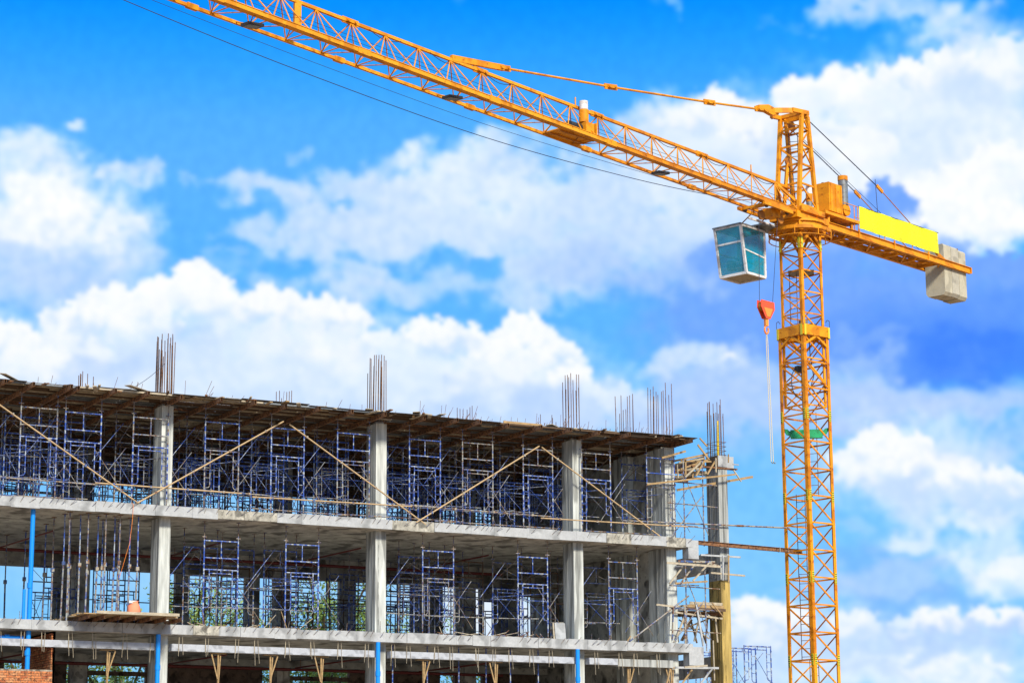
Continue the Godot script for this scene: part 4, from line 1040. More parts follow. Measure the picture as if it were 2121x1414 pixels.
# ---------------------------------------------------------------- trees behind
func build_trees() -> void:
	var spots := [[3.0, -24.0, 9.6, 2], [10.6, -26.0, 14.2, 1], [16.4, -25.0, 14.0, 0], [20.5, -27.0, 12.4, 1], [26.0, -30.0, 10.6, 2], [6.6, -22.0, 9.6, 1], [14.0, -21.0, 10.2, 0], [24.5, -24.0, 9.6, 1]]
	var words := ["feathery green tree seen through the far left openings", "tall feathery tree seen between the first and second columns", "light green tree behind the middle storey left of the second column", "green tree behind the second column", "green tree seen through the narrow openings near the end wall", "low tree beyond the end wall", "dark low tree behind the lower storey at left", "low tree behind the lower storey at centre"]
	for k in spots.size():
		var s: Array = spots[k]
		var h: float = s[2]
		var t := thing("tree", words[k], "tree", Vector3(s[0], 0, s[1]), "trees behind the building")
		var tr := begin()
		var limbs := []
		var base := Vector3.ZERO
		var p := base
		for j in 6:
			var q := p + Vector3(rng.randf_range(-0.25, 0.25), h * 0.11, rng.randf_range(-0.25, 0.25))
			tr.append_from(round_mesh, 0, along(p, q, 0.24 * (1.0 - j * 0.13), 0.24 * (1.0 - j * 0.13)))
			if j > 1:
				limbs.append(q)
			p = q
		var tips := []
		for j in 44:
			var o: Vector3 = limbs[rng.randi() % limbs.size()]
			var ang := rng.randf() * TAU
			var reach := rng.randf_range(0.9, 2.9)
			var e := o + Vector3(cos(ang) * reach, rng.randf_range(0.2, h * 0.3), sin(ang) * reach)
			tr.append_from(tube_mesh, 0, along(o, e, 0.05, 0.05))
			tips.append(e)
			tips.append(o.lerp(e, 0.6))
		part(t, "trunk", tr.commit(), M.bark)
		var cr := begin()
		for e in tips:
			var rad := rng.randf_range(0.55, 1.05)
			for j in 130:
				var d := Vector3(rng.randfn(), rng.randfn() * 0.75, rng.randfn()) * rad * 0.55
				var c: Vector3 = e + d
				var u := Vector3(rng.randfn(), rng.randfn(), rng.randfn()).normalized()
				var v := u.cross(Vector3(rng.randfn(), rng.randfn(), rng.randfn())).normalized()
				var l := rng.randf_range(0.06, 0.12)
				var w := l * 0.42
				cr.set_normal(u.cross(v))
				for q in [c - u * l, c + v * w, c + u * l, c - u * l, c + u * l, c - v * w]:
					cr.add_vertex(q)
		part(t, "crown", cr.commit(), M["leaf_%d" % s[3]])

# ---------------------------------------------------------------- tower crane
const K := Vector3(0.9436, 0, -0.3311)
const Q := Vector3(0.3311, 0, 0.9436)
const AXIS := Vector3(25.5, 0, -0.1)
const RISE := 0.0279

func at(t: float, s: float, y: float) -> Vector3:
	return K * t + Q * s + Vector3.UP * y

# point on the jib, u metres out from the mast axis, h above the lower chords
func jib(u: float, s: float, h: float) -> Vector3:
	return at(-u, s, 24.55 + u * RISE + h)

func mast_corner(k: int, half: float, y: float) -> Vector3:
	var near := Vector3(-0.5728, 0, 0.8197)   # towards the street corner
	var side := Vector3(0.8197, 0, 0.5728)
	return [near * half, side * half, -near * half, -side * half][k] + Vector3.UP * y

func mast_lift(crane: Node3D, y0: float, y1: float, panels: int, half: float, leg: float, brace: float, plates: bool) -> void:
	var st := begin()
	for k in 4:
		var a := mast_corner(k, half, y0)
		var b := mast_corner(k, half, y1 - 0.006)
		var d0 := (mast_corner((k + 1) % 4, half, 0) - mast_corner(k, half, 0)).normalized()
		var d1 := (mast_corner((k + 3) % 4, half, 0) - mast_corner(k, half, 0)).normalized()
		# angle-iron leg: two flanges that meet at the corner
		sbar(st, a + d0 * leg * 0.5, b + d0 * leg * 0.5, 0.018, leg, d1)
		sbar(st, a + d1 * leg * 0.5, b + d1 * leg * 0.5, 0.018, leg, d0)
		sbar(st, a + (d0 + d1) * leg * 0.36, b + (d0 + d1) * leg * 0.36, leg * 0.62, leg * 0.62, d0)
	var skin: Material = [M.crane, M.crane_faded, M.crane_deep][rng.randi() % 3]
	var o := part(crane, "mast_section", st.commit(), skin)
	var ph := (y1 - y0) / panels
	for p in panels:
		for k in 4:
			var n := (k + 1) % 4
			var y := y0 + p * ph
			var out := (mast_corner(k, half, 0) + mast_corner(n, half, 0)).normalized()
			# level bar and one falling diagonal in each face
			bar(o, "level_bar", mast_corner(k, half, y) - out * 0.004, mast_corner(n, half, y) - out * 0.004, brace * 0.6, brace, skin, out)
			var dir := (mast_corner(n, half, 0) - mast_corner(k, half, 0)).normalized() * leg * 0.4
			bar(o, "diagonal", mast_corner(k, half, y + ph * 0.97) + dir - out * 0.02, mast_corner(n, half, y + ph * 0.05) - dir - out * 0.02, brace * 0.6, brace, skin, out) if k == 3 or k == 0 else bar(o, "diagonal", mast_corner(k, half, y + ph * 0.97) + dir - out * 0.02, mast_corner(n, half, y + ph * 0.05) - dir - out * 0.02, brace * 0.5, brace * 0.75, skin, out)
	if plates:
		for k in 4:
			var n := (k + 1) % 4
			var d0 := (mast_corner(n, half, 0) - mast_corner(k, half, 0)).normalized()
			var d1 := (mast_corner((k + 3) % 4, half, 0) - mast_corner(k, half, 0)).normalized()
			for w in [d0, d1]:
				var outw: Vector3 = -(d1 if w == d0 else d0)
				var c: Vector3 = mast_corner(k, half, y0) + w * 0.075 + outw * 0.016
				var pl := part(o, "fish_plate", plate_mesh(), M.plate_yellow, Transform3D(Basis(w, Vector3.UP, outw), c))
				var bolts := begin()
				for q in 5:
					for r in [-1.0, 1.0]:
						sblock(bolts, Vector3(r * 0.024, -0.16 + q * 0.08, 0.012), Vector3(0.024, 0.026, 0.02))
				part(pl, "bolts", bolts.commit(), M.black)

var plate_cache: Mesh
func plate_mesh() -> Mesh:
	if plate_cache == null:
		var st := begin()
		sblock(st, Vector3.ZERO, Vector3(0.1, 0.42, 0.014))
		plate_cache = st.commit()
	return plate_cache

func ladder(parent: Node3D, c: Vector3, across: Vector3, y0: float, y1: float, m: Material) -> void:
	var st := begin()
	for s in [-0.17, 0.17]:
		spipe(st, c + across * s + Vector3.UP * y0, c + across * s + Vector3.UP * y1, 0.016)
	var o := part(parent, "ladder", st.commit(), m)
	var y := y0 + 0.15
	while y < y1:
		pipe(o, "rung", c - across * 0.17 + Vector3.UP * y, c + across * 0.17 + Vector3.UP * y, 0.011, m)
		y += 0.3

func coupling(parent: Node3D, a: Vector3, b: Vector3) -> void:
	var d := (b - a).normalized()
	var m := (a + b) * 0.5
	var st := begin()
	sbar(st, m - d * 0.34, m + d * 0.34, 0.2, 0.05, Vector3.UP)
	sbar(st, m - d * 0.22, m + d * 0.22, 0.1, 0.17, Vector3.UP)
	for s in [-0.16, 0.16]:
		st.append_from(round_mesh, 0, along(m + d * s - Q * 0.12, m + d * s + Q * 0.12, 0.045, 0.045))
	part(parent, "coupling", st.commit(), M.crane)

func build_crane() -> void:
	var c := thing("tower_crane", "tall orange tower crane with lattice mast, long jib and glazed cab", "crane", AXIS)
	var near := Vector3(-0.5728, 0, 0.8197)
	var side := Vector3(0.8197, 0, 0.5728)
	# foundation and outer mast
	block(c, "foundation", Vector3(0, 0.25, 0), Vector3(3.6, 0.7, 3.6), M.concrete)
	var y := 0.6
	for e in [1.66, 4.68, 7.7, 10.72, 13.76, 16.83, 19.85]:
		mast_lift(c, y, e, 1 if e < 2.0 else 3, 0.945, 0.135, 0.058, e > 2.0)
		y = e
	# inner mast that slides in it
	mast_lift(c, 17.2, 19.9, 3, 0.80, 0.115, 0.054, false)
	mast_lift(c, 19.9, 22.4, 3, 0.80, 0.115, 0.054, false)
	mast_lift(c, 22.4, 24.05, 2, 0.80, 0.115, 0.054, false)
	# collar on top of the outer mast
	for k in 4:
		var n := (k + 1) % 4
		bar(c, "collar_beam", mast_corner(k, 0.99, 20.05), mast_corner(n, 0.99, 20.05), 0.05, 0.4, M.crane, (mast_corner(k, 1, 0) + mast_corner(n, 1, 0)))
		var m := (mast_corner(k, 0.95, 0) + mast_corner(n, 0.95, 0)) * 0.5
		bar(c, "collar_strut", m + Vector3.UP * 19.86, mast_corner(k, 0.93, 19.45), 0.08, 0.05, M.crane)
		bar(c, "collar_strut", m + Vector3.UP * 19.86, mast_corner(n, 0.93, 19.45), 0.08, 0.05, M.crane)
		var post := begin()
		swire(post, [mast_corner(k, 1.0, 20.2), mast_corner(k, 1.0, 20.5), mast_corner(k, 0.92, 20.55), mast_corner(k, 0.86, 20.45)], 0.012)
		part(c, "handle", post.commit(), M.cable)
		var w := mast_corner(k, 1.005, 20.03)
		var d0 := (mast_corner(n, 1, 0) - mast_corner(k, 1, 0)).normalized()
		var d1 := (mast_corner((k + 3) % 4, 1, 0) - mast_corner(k, 1, 0)).normalized()
		part(c, "fish_plate", plate_mesh(), M.plate_yellow, Transform3D(Basis(d0, Vector3.UP, -d1), w + d0 * 0.08 - d1 * 0.03))
		part(c, "fish_plate", plate_mesh(), M.plate_yellow, Transform3D(Basis(d1, Vector3.UP, -d0), w + d1 * 0.08 - d0 * 0.03))
		# head of the inner mast: V struts
		var mm := (mast_corner(k, 0.8, 0) + mast_corner(n, 0.8, 0)) * 0.5
		bar(c, "head_strut", mm + Vector3.UP * 24.02, mast_corner(k, 0.8, 23.3), 0.1, 0.05, M.crane)
		bar(c, "head_strut", mm + Vector3.UP * 24.02, mast_corner(n, 0.8, 23.3), 0.1, 0.05, M.crane)
		part(c, "fish_plate", plate_mesh(), M.plate_yellow, Transform3D(Basis(d0, Vector3.UP, -d1), mast_corner(k, 0.81, 23.45) + d0 * 0.07 - d1 * 0.018))
		part(c, "fish_plate", plate_mesh(), M.plate_yellow, Transform3D(Basis(d1, Vector3.UP, -d0), mast_corner(k, 0.81, 23.45) + d1 * 0.07 - d0 * 0.018))
	# hydraulic gear and landing inside
	block(c, "control_box", Vector3(0.1, 20.42, -0.1), Vector3(0.28, 0.36, 0.22), M.grey_metal)
	block(c, "motor", Vector3(0.35, 20.34, 0.1), Vector3(0.3, 0.2, 0.2), M.black)
	block(c, "lamp_box", Vector3(-0.35, 18.6, 0.2), Vector3(0.34, 0.24, 0.2), M.black)
	var hose := begin()
	var pts := []
	for k in 13:
		var a := k / 12.0 * TAU
		pts.append(Vector3(-0.4 + cos(a) * 0.32, 18.1 + sin(a) * 0.6, 0.15))
	swire(hose, pts, 0.018)
	swire(hose, [Vector3(0.25, 20.2, 0), Vector3(0.22, 19.2, 0.1), Vector3(0.35, 18.4, 0.1), Vector3(0.05, 17.6, 0.1)], 0.02)
	swire(hose, [Vector3(-0.2, 19.6, 0.1), Vector3(-0.22, 18.0, 0.1), Vector3(-0.2, 16.6, 0.1)], 0.014)
	part(c, "hose", hose.commit(), M.cable)
	part(c, "landing_plate", box_mesh, M.grey_metal, Transform3D(Basis(near, Vector3.UP, side) * Basis.from_scale(Vector3(0.98, 0.02, 0.98)).rotated(Vector3.UP, 0.0), Vector3(0, 22.42, 0)))
	ladder(c, -side * 0.32 - near * 0.1, near.rotated(Vector3.UP, 0.9), 20.3, 22.4, M.rust)
	ladder(c, side * 0.22 - near * 0.1, near.rotated(Vector3.UP, 1.2), 13.8, 17.0, M.rust)
	ladder(c, -side * 0.3 + near * 0.1, near.rotated(Vector3.UP, 1.2), 10.75, 13.9, M.rust)
	ladder(c, -side * 0.28 + near * 0.1, near.rotated(Vector3.UP, 1.2), 7.7, 10.85, M.rust)
	ladder(c, side * 0.0 + near * 0.2, near.rotated(Vector3.UP, 1.2), 4.6, 7.75, M.rust)
	# green support beam parked across the mast
	var gb := begin()
	sbar(gb, -side * 0.6 + Vector3.UP * 16.2 - near * 0.1, side * 0.6 + Vector3.UP * 16.2 - near * 0.1, 0.32, 0.2, Vector3.UP)
	var green := part(c, "climbing_beam", gb.commit(), M.green_paint)
	green.set_meta("label", "green steel beam across the inside of the mast")
	for s in [-1.0, 1.0]:
		var ho := begin()
		sprism(ho, side * 0.68 * s + Vector3.UP * 16.22 - near * 0.1, side * s, Vector3.UP, PackedVector2Array([Vector2(-0.12, -0.1), Vector2(0.08, -0.02), Vector2(0.2, 0.2), Vector2(0.02, 0.17), Vector2(-0.04, 0.1), Vector2(-0.12, 0.1)]), 0.12)
		part(green, "hook_end", ho.commit(), M.green_paint)
	# slewing ring, hoop walk and turntable
	var hoop := begin()
	for k in 48:
		var a0 := TAU * k / 48.0
		var a1 := TAU * (k + 1) / 48.0
		var p0 := Vector3(cos(a0), 0, sin(a0))
		var p1 := Vector3(cos(a1), 0, sin(a1))
		sbar(hoop, p0 * 1.2 + Vector3.UP * 23.98, p1 * 1.2 + Vector3.UP * 23.98, 0.02, 0.13, (p0 + p1))
		sbar(hoop, p0 * 1.08 + Vector3.UP * 23.93, p1 * 1.08 + Vector3.UP * 23.93, 0.05, 0.03, (p0 + p1))
		sbar(hoop, p0 * 1.19 + Vector3.UP * 23.7, p1 * 1.19 + Vector3.UP * 23.7, 0.04, 0.02, (p0 + p1))
		if k % 6 == 0:
			sbar(hoop, p0 * 0.8 + Vector3.UP * 23.98, p0 * 1.2 + Vector3.UP * 23.98, 0.05, 0.05)
			sbar(hoop, p0 * 1.2 + Vector3.UP * 24.0, p0 * 1.19 + Vector3.UP * 23.7, 0.03, 0.03)
	part(c, "slewing_hoop", hoop.commit(), M.crane)
	var tt := begin()
	tt.append_from(round_mesh, 0, Transform3D(Basis.from_scale(Vector3(0.92, 0.36, 0.92)), Vector3(0, 24.15, 0)))
	tt.append_from(round_mesh, 0, Transform3D(Basis.from_scale(Vector3(1.0, 0.08, 1.0)), Vector3(0, 24.3, 0)))
	for k in 4:
		sblock(tt, mast_corner(k, 0.84, 24.1), Vector3(0.2, 0.34, 0.2))
	part(c, "slewing_ring", tt.commit(), M.crane)
	var up := begin()
	up.append_from(box_mesh, 0, Transform3D(Basis(K, Vector3.UP, Q) * Basis.from_scale(Vector3(2.1, 0.26, 1.3)), at(0.0, 0, 24.48)))
	up.append_from(box_mesh, 0, Transform3D(Basis(K, Vector3.UP, Q) * Basis.from_scale(Vector3(1.5, 0.2, 1.5)), at(-0.1, 0, 24.7)))
	part(c, "turntable", up.commit(), M.crane)
	var drum := part(c, "slewing_motor", round_mesh, M.grey_metal, Transform3D(Basis.from_scale(Vector3(0.12, 0.34, 0.12)), at(0.1, 0.42, 25.0)))
	part(c, "slewing_motor", round_mesh, M.crane, Transform3D(Basis.from_scale(Vector3(0.13, 0.32, 0.13)), at(0.1, 0.42, 25.33)))
	part(c, "slewing_motor", round_mesh, M.white_metal, Transform3D(Basis.from_scale(Vector3(0.12, 0.3, 0.12)), at(0.1, 0.42, 25.64)))
	# tower head
	var foot := [at(-0.75, 0.52, 24.7), at(0.45, 0.52, 24.7), at(0.45, -0.52, 24.7), at(-0.75, -0.52, 24.7)]
	var tip := [at(-0.33, 0.5, 28.62), at(0.04, 0.5, 28.55), at(0.04, -0.5, 28.55), at(-0.33, -0.5, 28.62)]
	for k in 4:
		bar(c, "head_leg", foot[k], tip[k], 0.15, 0.13, M.crane, K)
	for j in 5:
		var f0: float = [0.06, 0.28, 0.48, 0.68, 0.86][j]
		var f1: float = [0.28, 0.48, 0.68, 0.86, 0.98][j]
		for k in 4:
			var n := (k + 1) % 4
			bar(c, "head_tie", foot[k].lerp(tip[k], f0), foot[n].lerp(tip[n], f0), 0.07, 0.06, M.crane)
			if k == 0 or j % 2 == 0:
				bar(c, "head_diagonal", foot[k].lerp(tip[k], f0 if j % 2 else f1), foot[n].lerp(tip[n], f1 if j % 2 else f0), 0.05, 0.045, M.crane)
	# centre stay with a pulley, and a ladder
	bar(c, "head_stay", at(-0.85, -0.1, 24.8), at(-0.52, -0.1, 26.7), 0.12, 0.1, M.crane)
	part(c, "pulley", round_mesh, M.crane_dark, Transform3D(Basis(K, PI * 0.5) * Basis.from_scale(Vector3(0.16, 0.06, 0.16)), at(-0.5, -0.1, 26.75)))
	part(c, "pulley", round_mesh, M.crane_dark, Transform3D(Basis(Q, Vector3.UP, K).rotated(K, PI * 0.5) * Basis.from_scale(Vector3(0.2, 0.06, 0.2)), at(-0.15, -0.1, 28.25)))
	ladder(c, at(-0.1, -0.1, 0), Q.rotated(Vector3.UP, 0.5), 24.8, 28.0, M.cable)
	bar(c, "head_beam", at(-0.95, 0.5, 28.62), at(0.1, 0.5, 28.72), 0.16, 0.12, M.crane)
	bar(c, "head_beam", at(-0.95, -0.5, 28.58), at(0.1, -0.5, 28.68), 0.16, 0.12, M.crane)
	bar(c, "head_beam", at(-0.3, -0.55, 28.66), at(-0.3, 0.55, 28.66), 0.14, 0.12, M.crane)
	bar(c, "head_beam", at(0.02, -0.55, 28.6), at(0.02, 0.55, 28.6), 0.18, 0.14, M.crane)
	bar(c, "link_plate", at(-0.9, 0.5, 28.6), at(-1.5, 0.06, 28.56), 0.2, 0.06, M.crane)
	bar(c, "link_plate", at(-0.9, -0.5, 28.56), at(-1.5, -0.06, 28.56), 0.2, 0.06, M.crane)
	var tri := begin()
	sprism(tri, at(-1.75, 0, 28.5), -K, Vector3.UP, PackedVector2Array([Vector2(-0.5, -0.06), Vector2(-0.1, -0.16), Vector2(0.75, -0.06), Vector2(0.75, 0.05), Vector2(0.15, 0.2), Vector2(-0.5, 0.12)]), 0.18)
	part(c, "link_plate", tri.commit(), M.crane)
	# jib pendant
	var knots := [at(-2.33, 0, 28.42), at(-5.49, 0, 27.96), at(-11.18, 0, 27.2), at(-16.75, 0, 26.53)]
	for k in 3:
		pipe(c, "pendant_bar", knots[k], knots[k + 1], 0.042, M.crane)
	for p in knots:
		coupling(c, p + K * 0.05 + Vector3.UP * 0.007, p - K * 0.05 - Vector3.UP * 0.007)
	bar(c, "pendant_link", knots[3], jib(19.25, 0, 1.17), 0.2, 0.12, M.crane)
	# jib: two lower chords, one upper chord, a lattice between
	var pitch := 1.48
	var u0 := 0.07
	for sec in 6:
		var a := u0 + sec * 4 * pitch
		var b := a + 4 * pitch - 0.01
		if sec == 0:
			a = -0.4
		var st := begin()
		sbar(st, jib(a, 0.55, 0), jib(b, 0.55, 0), 0.13, 0.1, Vector3.UP)
		sbar(st, jib(a, 0.55, 0.075), jib(b, 0.55, 0.075), 0.02, 0.14, Vector3.UP)
		sbar(st, jib(a, -0.55, 0), jib(b, -0.55, 0), 0.1, 0.09, Vector3.UP)
		sbar(st, jib(maxf(a, 0.6), 0, 1.1), jib(b, 0, 1.1), 0.1, 0.1, Vector3.UP)
		var o := part(c, "jib_section", st.commit(), [M.crane, M.crane_faded, M.crane_deep][rng.randi() % 3])
		for p in 4:
			var u := u0 + (sec * 4 + p) * pitch
			var top := u + pitch
			if u > 0.0:
				for s in [0.55, -0.55]:
					pipe(o, "jib_diagonal", jib(u + pitch * 0.5, s, 0.06), jib(u + pitch, 0, 1.08), 0.022, M.crane)
					pipe(o, "jib_diagonal", jib(u + pitch * 1.5, s, 0.06), jib(u + pitch, 0, 1.08), 0.022, M.crane)
					pipe(o, "jib_post", jib(u + pitch, s * 0.98, 0.06), jib(u + pitch, 0, 1.08), 0.02, M.crane) if s > 0.0 else null
				pipe(o, "cross_bar", jib(u + pitch * 0.5, -0.55, 0), jib(u + pitch * 0.5, 0.55, 0), 0.022, M.crane)
				pipe(o, "floor_diagonal", jib(u + pitch * 0.5, -0.55, 0), jib(u + pitch, 0.55, 0), 0.018, M.crane_dark)
				pipe(o, "floor_diagonal", jib(u + pitch, 0.55, 0), jib(u + pitch * 1.5, -0.55, 0), 0.018, M.crane_dark)
			# walkway strip along the near chord
		block(o, "walkway", jib((a + b) * 0.5, 0.3, 0.02), Vector3.ONE, M.crane).transform = along(jib(a, 0.36, -0.01), jib(b, 0.36, -0.01), 0.02, 0.2, Vector3.UP)
		coupling(o, jib(b, 0, 1.1), jib(b + 0.1, 0, 1.1))
		bar(o, "chord_joint", jib(b - 0.25, 0.55, 0), jib(b + 0.25, 0.55, 0), 0.2, 0.14, M.crane, Vector3.UP)
		bar(o, "chord_joint", jib(b - 0.2, -0.55, 0), jib(b + 0.2, -0.55, 0), 0.16, 0.14, M.crane, Vector3.UP)
	bar(c, "jib_tip", jib(35.6, -0.6, 0), jib(35.6, 0.6, 0), 0.2, 0.2, M.crane)
	# root of the jib against the turntable
	bar(c, "root_arm", jib(-0.3, 0.55, 0.02), at(0.2, 0.6, 24.5), 0.24, 0.16, M.crane, Vector3.UP)
	bar(c, "root_arm", jib(-0.3, -0.55, 0.02), at(0.2, -0.6, 24.5), 0.24, 0.16, M.crane, Vector3.UP)
	bar(c, "root_strut", jib(1.4, 0.0, 1.08), at(-0.3, 0.52, 24.75), 0.09, 0.08, M.crane)
	bar(c, "root_strut", jib(1.4, 0.0, 1.08), at(-0.3, -0.52, 24.75), 0.09, 0.08, M.crane)
	for u in [3.03, 13.1]:
		bar(c, "jib_stake", jib(u, 0, 1.05), jib(u, 0, 1.45), 0.04, 0.03, M.crane)
	# floodlights under the jib
	for u in [27.7, 19.1, 8.35]:
		var fl := part(c, "floodlight", box_mesh, M.black, Transform3D(Basis(K, Vector3.UP, Q).rotated(Q, 0.12) * Basis.from_scale(Vector3(0.62, 0.09, 0.36)), jib(u, -0.1, -0.12)))
		var pane := begin()
		pane.append_from(box_mesh, 0, Transform3D(Basis.from_scale(Vector3(0.86, 0.1, 0.8)), Vector3(0, -0.5, 0)))
		part(fl, "pane", pane.commit(), M.grey_metal)
		pipe(c, "floodlight_bracket", jib(u - 0.3, -0.5, 0), jib(u - 0.1, -0.1, -0.12), 0.02, M.crane)
		pipe(c, "floodlight_bracket", jib(u + 0.3, -0.5, 0), jib(u + 0.1, -0.1, -0.12), 0.02, M.crane)
	# box that hangs from the upper chord
	bar(c, "rope_guide", jib(26.0, 0, 1.05), jib(26.0, 0, 0.35), 0.22, 0.12, M.crane)
	# trolley winch on its deck
	part(c, "winch_deck", box_mesh, M.crane, Transform3D(Basis(K, Vector3.UP, Q) * Basis.from_scale(Vector3(1.9, 0.04, 1.0)), jib(13.3, 0, 0.02)))
	for s in [-0.2, 0.25]:
		part(c, "winch_deck_rib", box_mesh, M.crane_dark, Transform3D(Basis(K, Vector3.UP, Q) * Basis.from_scale(Vector3(1.7, 0.06, 0.05)), jib(13.3, s, -0.03)))
	var wb := begin()
	wb.append_from(box_mesh, 0, Transform3D(Basis(K, Vector3.UP, Q) * Basis.from_scale(Vector3(0.42, 0.42, 0.4)), jib(12.85, 0.25, 0.3)))
	wb.append_from(round_mesh, 0, Transform3D(Basis.from_scale(Vector3(0.17, 0.45, 0.17)), jib(12.95, 0.25, 0.75)))
	wb.append_from(box_mesh, 0, Transform3D(Basis(K, Vector3.UP, Q) * Basis.from_scale(Vector3(0.06, 0.5, 0.5)), jib(12.55, 0.25, 0.3)))
	part(c, "trolley_winch", wb.commit(), M.crane)
	part(c, "winch_cap", round_mesh, M.white_metal, Transform3D(Basis.from_scale(Vector3(0.15, 0.3, 0.15)), jib(12.95, 0.25, 1.14)))
	part(c, "winch_drum", round_mesh, M.black, Transform3D(Basis(Q, Vector3.UP, K).rotated(Q, PI * 0.5) * Basis.from_scale(Vector3(0.16, 0.6, 0.16)), jib(13.35, 0.15, 0.3)))
	# trolley ropes that sag below the jib
	var ropes := [[[4.3, 24.49], [10.0, 24.1], [17.76, 23.92], [25.86, 24.2], [32.59, 24.66], [35.6, 25.0]], [[2.8, 24.6], [10.0, 24.42], [17.75, 24.37], [25.0, 24.6], [31.58, 24.93], [35.6, 25.2]]]
	for k in 2:
		var curve := Curve3D.new()
		var rp: Array = ropes[k]
		for j in rp.size():
			var a: Array = rp[maxi(j - 1, 0)]
			var b: Array = rp[mini(j + 1, rp.size() - 1)]
			var tan := (at(-b[0], 0, b[1]) - at(-a[0], 0, a[1])) / 6.0
			curve.add_point(at(-rp[j][0], 0, rp[j][1]), -tan, tan)
		var st := begin()
		var pp := curve.tessellate_even_length(4, 1.5)
		for j in pp.size() - 1:
			spipe(st, pp[j], pp[j + 1], 0.013 if k == 0 else 0.008)
		part(c, "trolley_rope", st.commit(), M.cable)
	for s in [0.1, -0.15]:
		pipe(c, "inner_rope", jib(0.8, s, 0.55), jib(34.0, s, 0.62), 0.008, M.cable)
	# a cable that droops from the upper chord in loops
	for u in [1.6, 4.6, 7.4, 16.3, 18.9, 21.6]:
		var st := begin()
		var pp := []
		for j in 7:
			var f := j / 6.0
			pp.append(jib(u + f * 1.4, 0.05, 1.06 - sin(f * PI) * 0.16))
		swire(st, pp, 0.012)
		part(c, "power_cable", st.commit(), M.cable)
	# trolley
	var tr := begin()
	tr.append_from(box_mesh, 0, Transform3D(Basis(K, Vector3.UP, Q) * Basis.from_scale(Vector3(0.55, 0.3, 0.5)), at(-2.0, 0.1, 24.36)))
	sbar(tr, jib(1.3, 0.6, -0.14), jib(3.1, 0.6, -0.14), 0.12, 0.1, Vector3.UP)
	sbar(tr, jib(1.3, -0.6, -0.14), jib(3.1, -0.6, -0.14), 0.12, 0.1, Vector3.UP)
	sbar(tr, jib(1.4, -0.6, -0.14), jib(1.4, 0.6, -0.14), 0.1, 0.1, Vector3.UP)
	sbar(tr, jib(2.9, -0.6, -0.14), jib(2.9, 0.6, -0.14), 0.1, 0.1, Vector3.UP)
	var trolley := part(c, "trolley", tr.commit(), M.crane)
	for p in [[2.6, 0.1], [1.62, 0.25]]:
		part(trolley, "sheave", round_mesh, M.crane_dark, Transform3D(Basis(K, Q, -Vector3.UP) * Basis.from_scale(Vector3(0.19, 0.08, 0.19)), at(-p[0], p[1], 24.2)))
	for u in [1.5, 2.8]:
		for s in [0.5, -0.5]:
			part(trolley, "wheel", round_mesh, M.black, Transform3D(Basis(K, Q, -Vector3.UP) * Basis.from_scale(Vector3(0.09, 0.07, 0.09)), jib(u, s, -0.16)))
	# counter-jib
	var end := 11.4
	for s in [0.55, -0.55]:
		var st := begin()
		sbar(st, at(0.6, s, 24.42), at(end, s, 24.42), 0.25, 0.012, Vector3.UP)
		sbar(st, at(0.6, s, 24.545), at(end, s, 24.545), 0.02, 0.13, Vector3.UP)
		sbar(st, at(0.6, s, 24.295), at(end, s, 24.295), 0.02, 0.13, Vector3.UP)
		sbar(st, at(end, s, 24.42), at(end + 0.05, s, 24.42), 0.25, 0.15, Vector3.UP)
		var bm := part(c, "counter_jib_beam", st.commit(), M.crane)
		for t in [3.2, 5.7, 8.2]:
			bar(bm, "stiffener", at(t, s + 0.03, 24.3), at(t, s + 0.03, 24.66), 0.07, 0.05, M.crane, K)
	for k in 7:
		var t := 1.6 + k * 1.25
		bar(c, "counter_jib_cross", at(t, -0.55, 24.36), at(t, 0.55, 24.36), 0.14, 0.08, M.crane, Vector3.UP)
		bar(c, "counter_jib_diagonal", at(t, -0.55 if k % 2 else 0.55, 24.34), at(t + 1.25, 0.55 if k % 2 else -0.55, 24.34), 0.07, 0.06, M.crane, Vector3.UP)
	bar(c, "counter_jib_floor", at(0.7, 0, 24.53), at(9.2, 0, 24.53), 0.02, 0.7, M.crane_dark, Vector3.UP)
	# hoist winch and switch cabinet
	part(c, "machine_deck", box_mesh, M.crane, Transform3D(Basis(K, Vector3.UP, Q) * Basis.from_scale(Vector3(2.3, 0.12, 1.2)), at(2.0, 0.05, 24.9)))
	for s in [0.5, -0.4]:
		bar(c, "deck_leg", at(1.2, s, 24.5), at(1.2, s, 24.86), 0.1, 0.1, M.crane)
		bar(c, "deck_leg", at(2.8, s, 24.5), at(2.8, s, 24.86), 0.1, 0.1, M.crane)
	var cab := part(c, "switch_cabinet", box_mesh, M.crane, Transform3D(Basis(K, Vector3.UP, Q) * Basis.from_scale(Vector3(0.9, 1.15, 0.7)), at(1.85, 0.1, 25.68)))
	for k in 3:
		part(c, "cabinet_rib", box_mesh, M.crane, Transform3D(Basis(K, Vector3.UP, Q) * Basis.from_scale(Vector3(0.03, 1.1, 0.03)), at(1.5 + k * 0.35, 0.46, 25.68)))
	part(c, "hoist_motor", round_mesh, M.grey_metal, Transform3D(Basis.from_scale(Vector3(0.19, 1.0, 0.19)), at(2.75, 0.2, 26.1)))
	part(c, "motor_cap", round_mesh, M.crane, Transform3D(Basis.from_scale(Vector3(0.2, 0.18, 0.2)), at(2.75, 0.2, 26.7)))
	part(c, "gear_housing", round_mesh, M.crane, Transform3D(Basis(K, Q, -Vector3.UP) * Basis.from_scale(Vector3(0.25, 0.3, 0.25)), at(2.75, 0.2, 25.4)))
	pipe(c, "exhaust", at(2.1, -0.3, 26.2), at(2.1, -0.3, 26.5), 0.06, M.grey_metal)
	part(c, "rope_drum", round_mesh, M.crane_dark, Transform3D(Basis(K, Q, -Vector3.UP) * Basis.from_scale(Vector3(0.28, 0.8, 0.28)), at(2.3, -0.1, 25.15)))
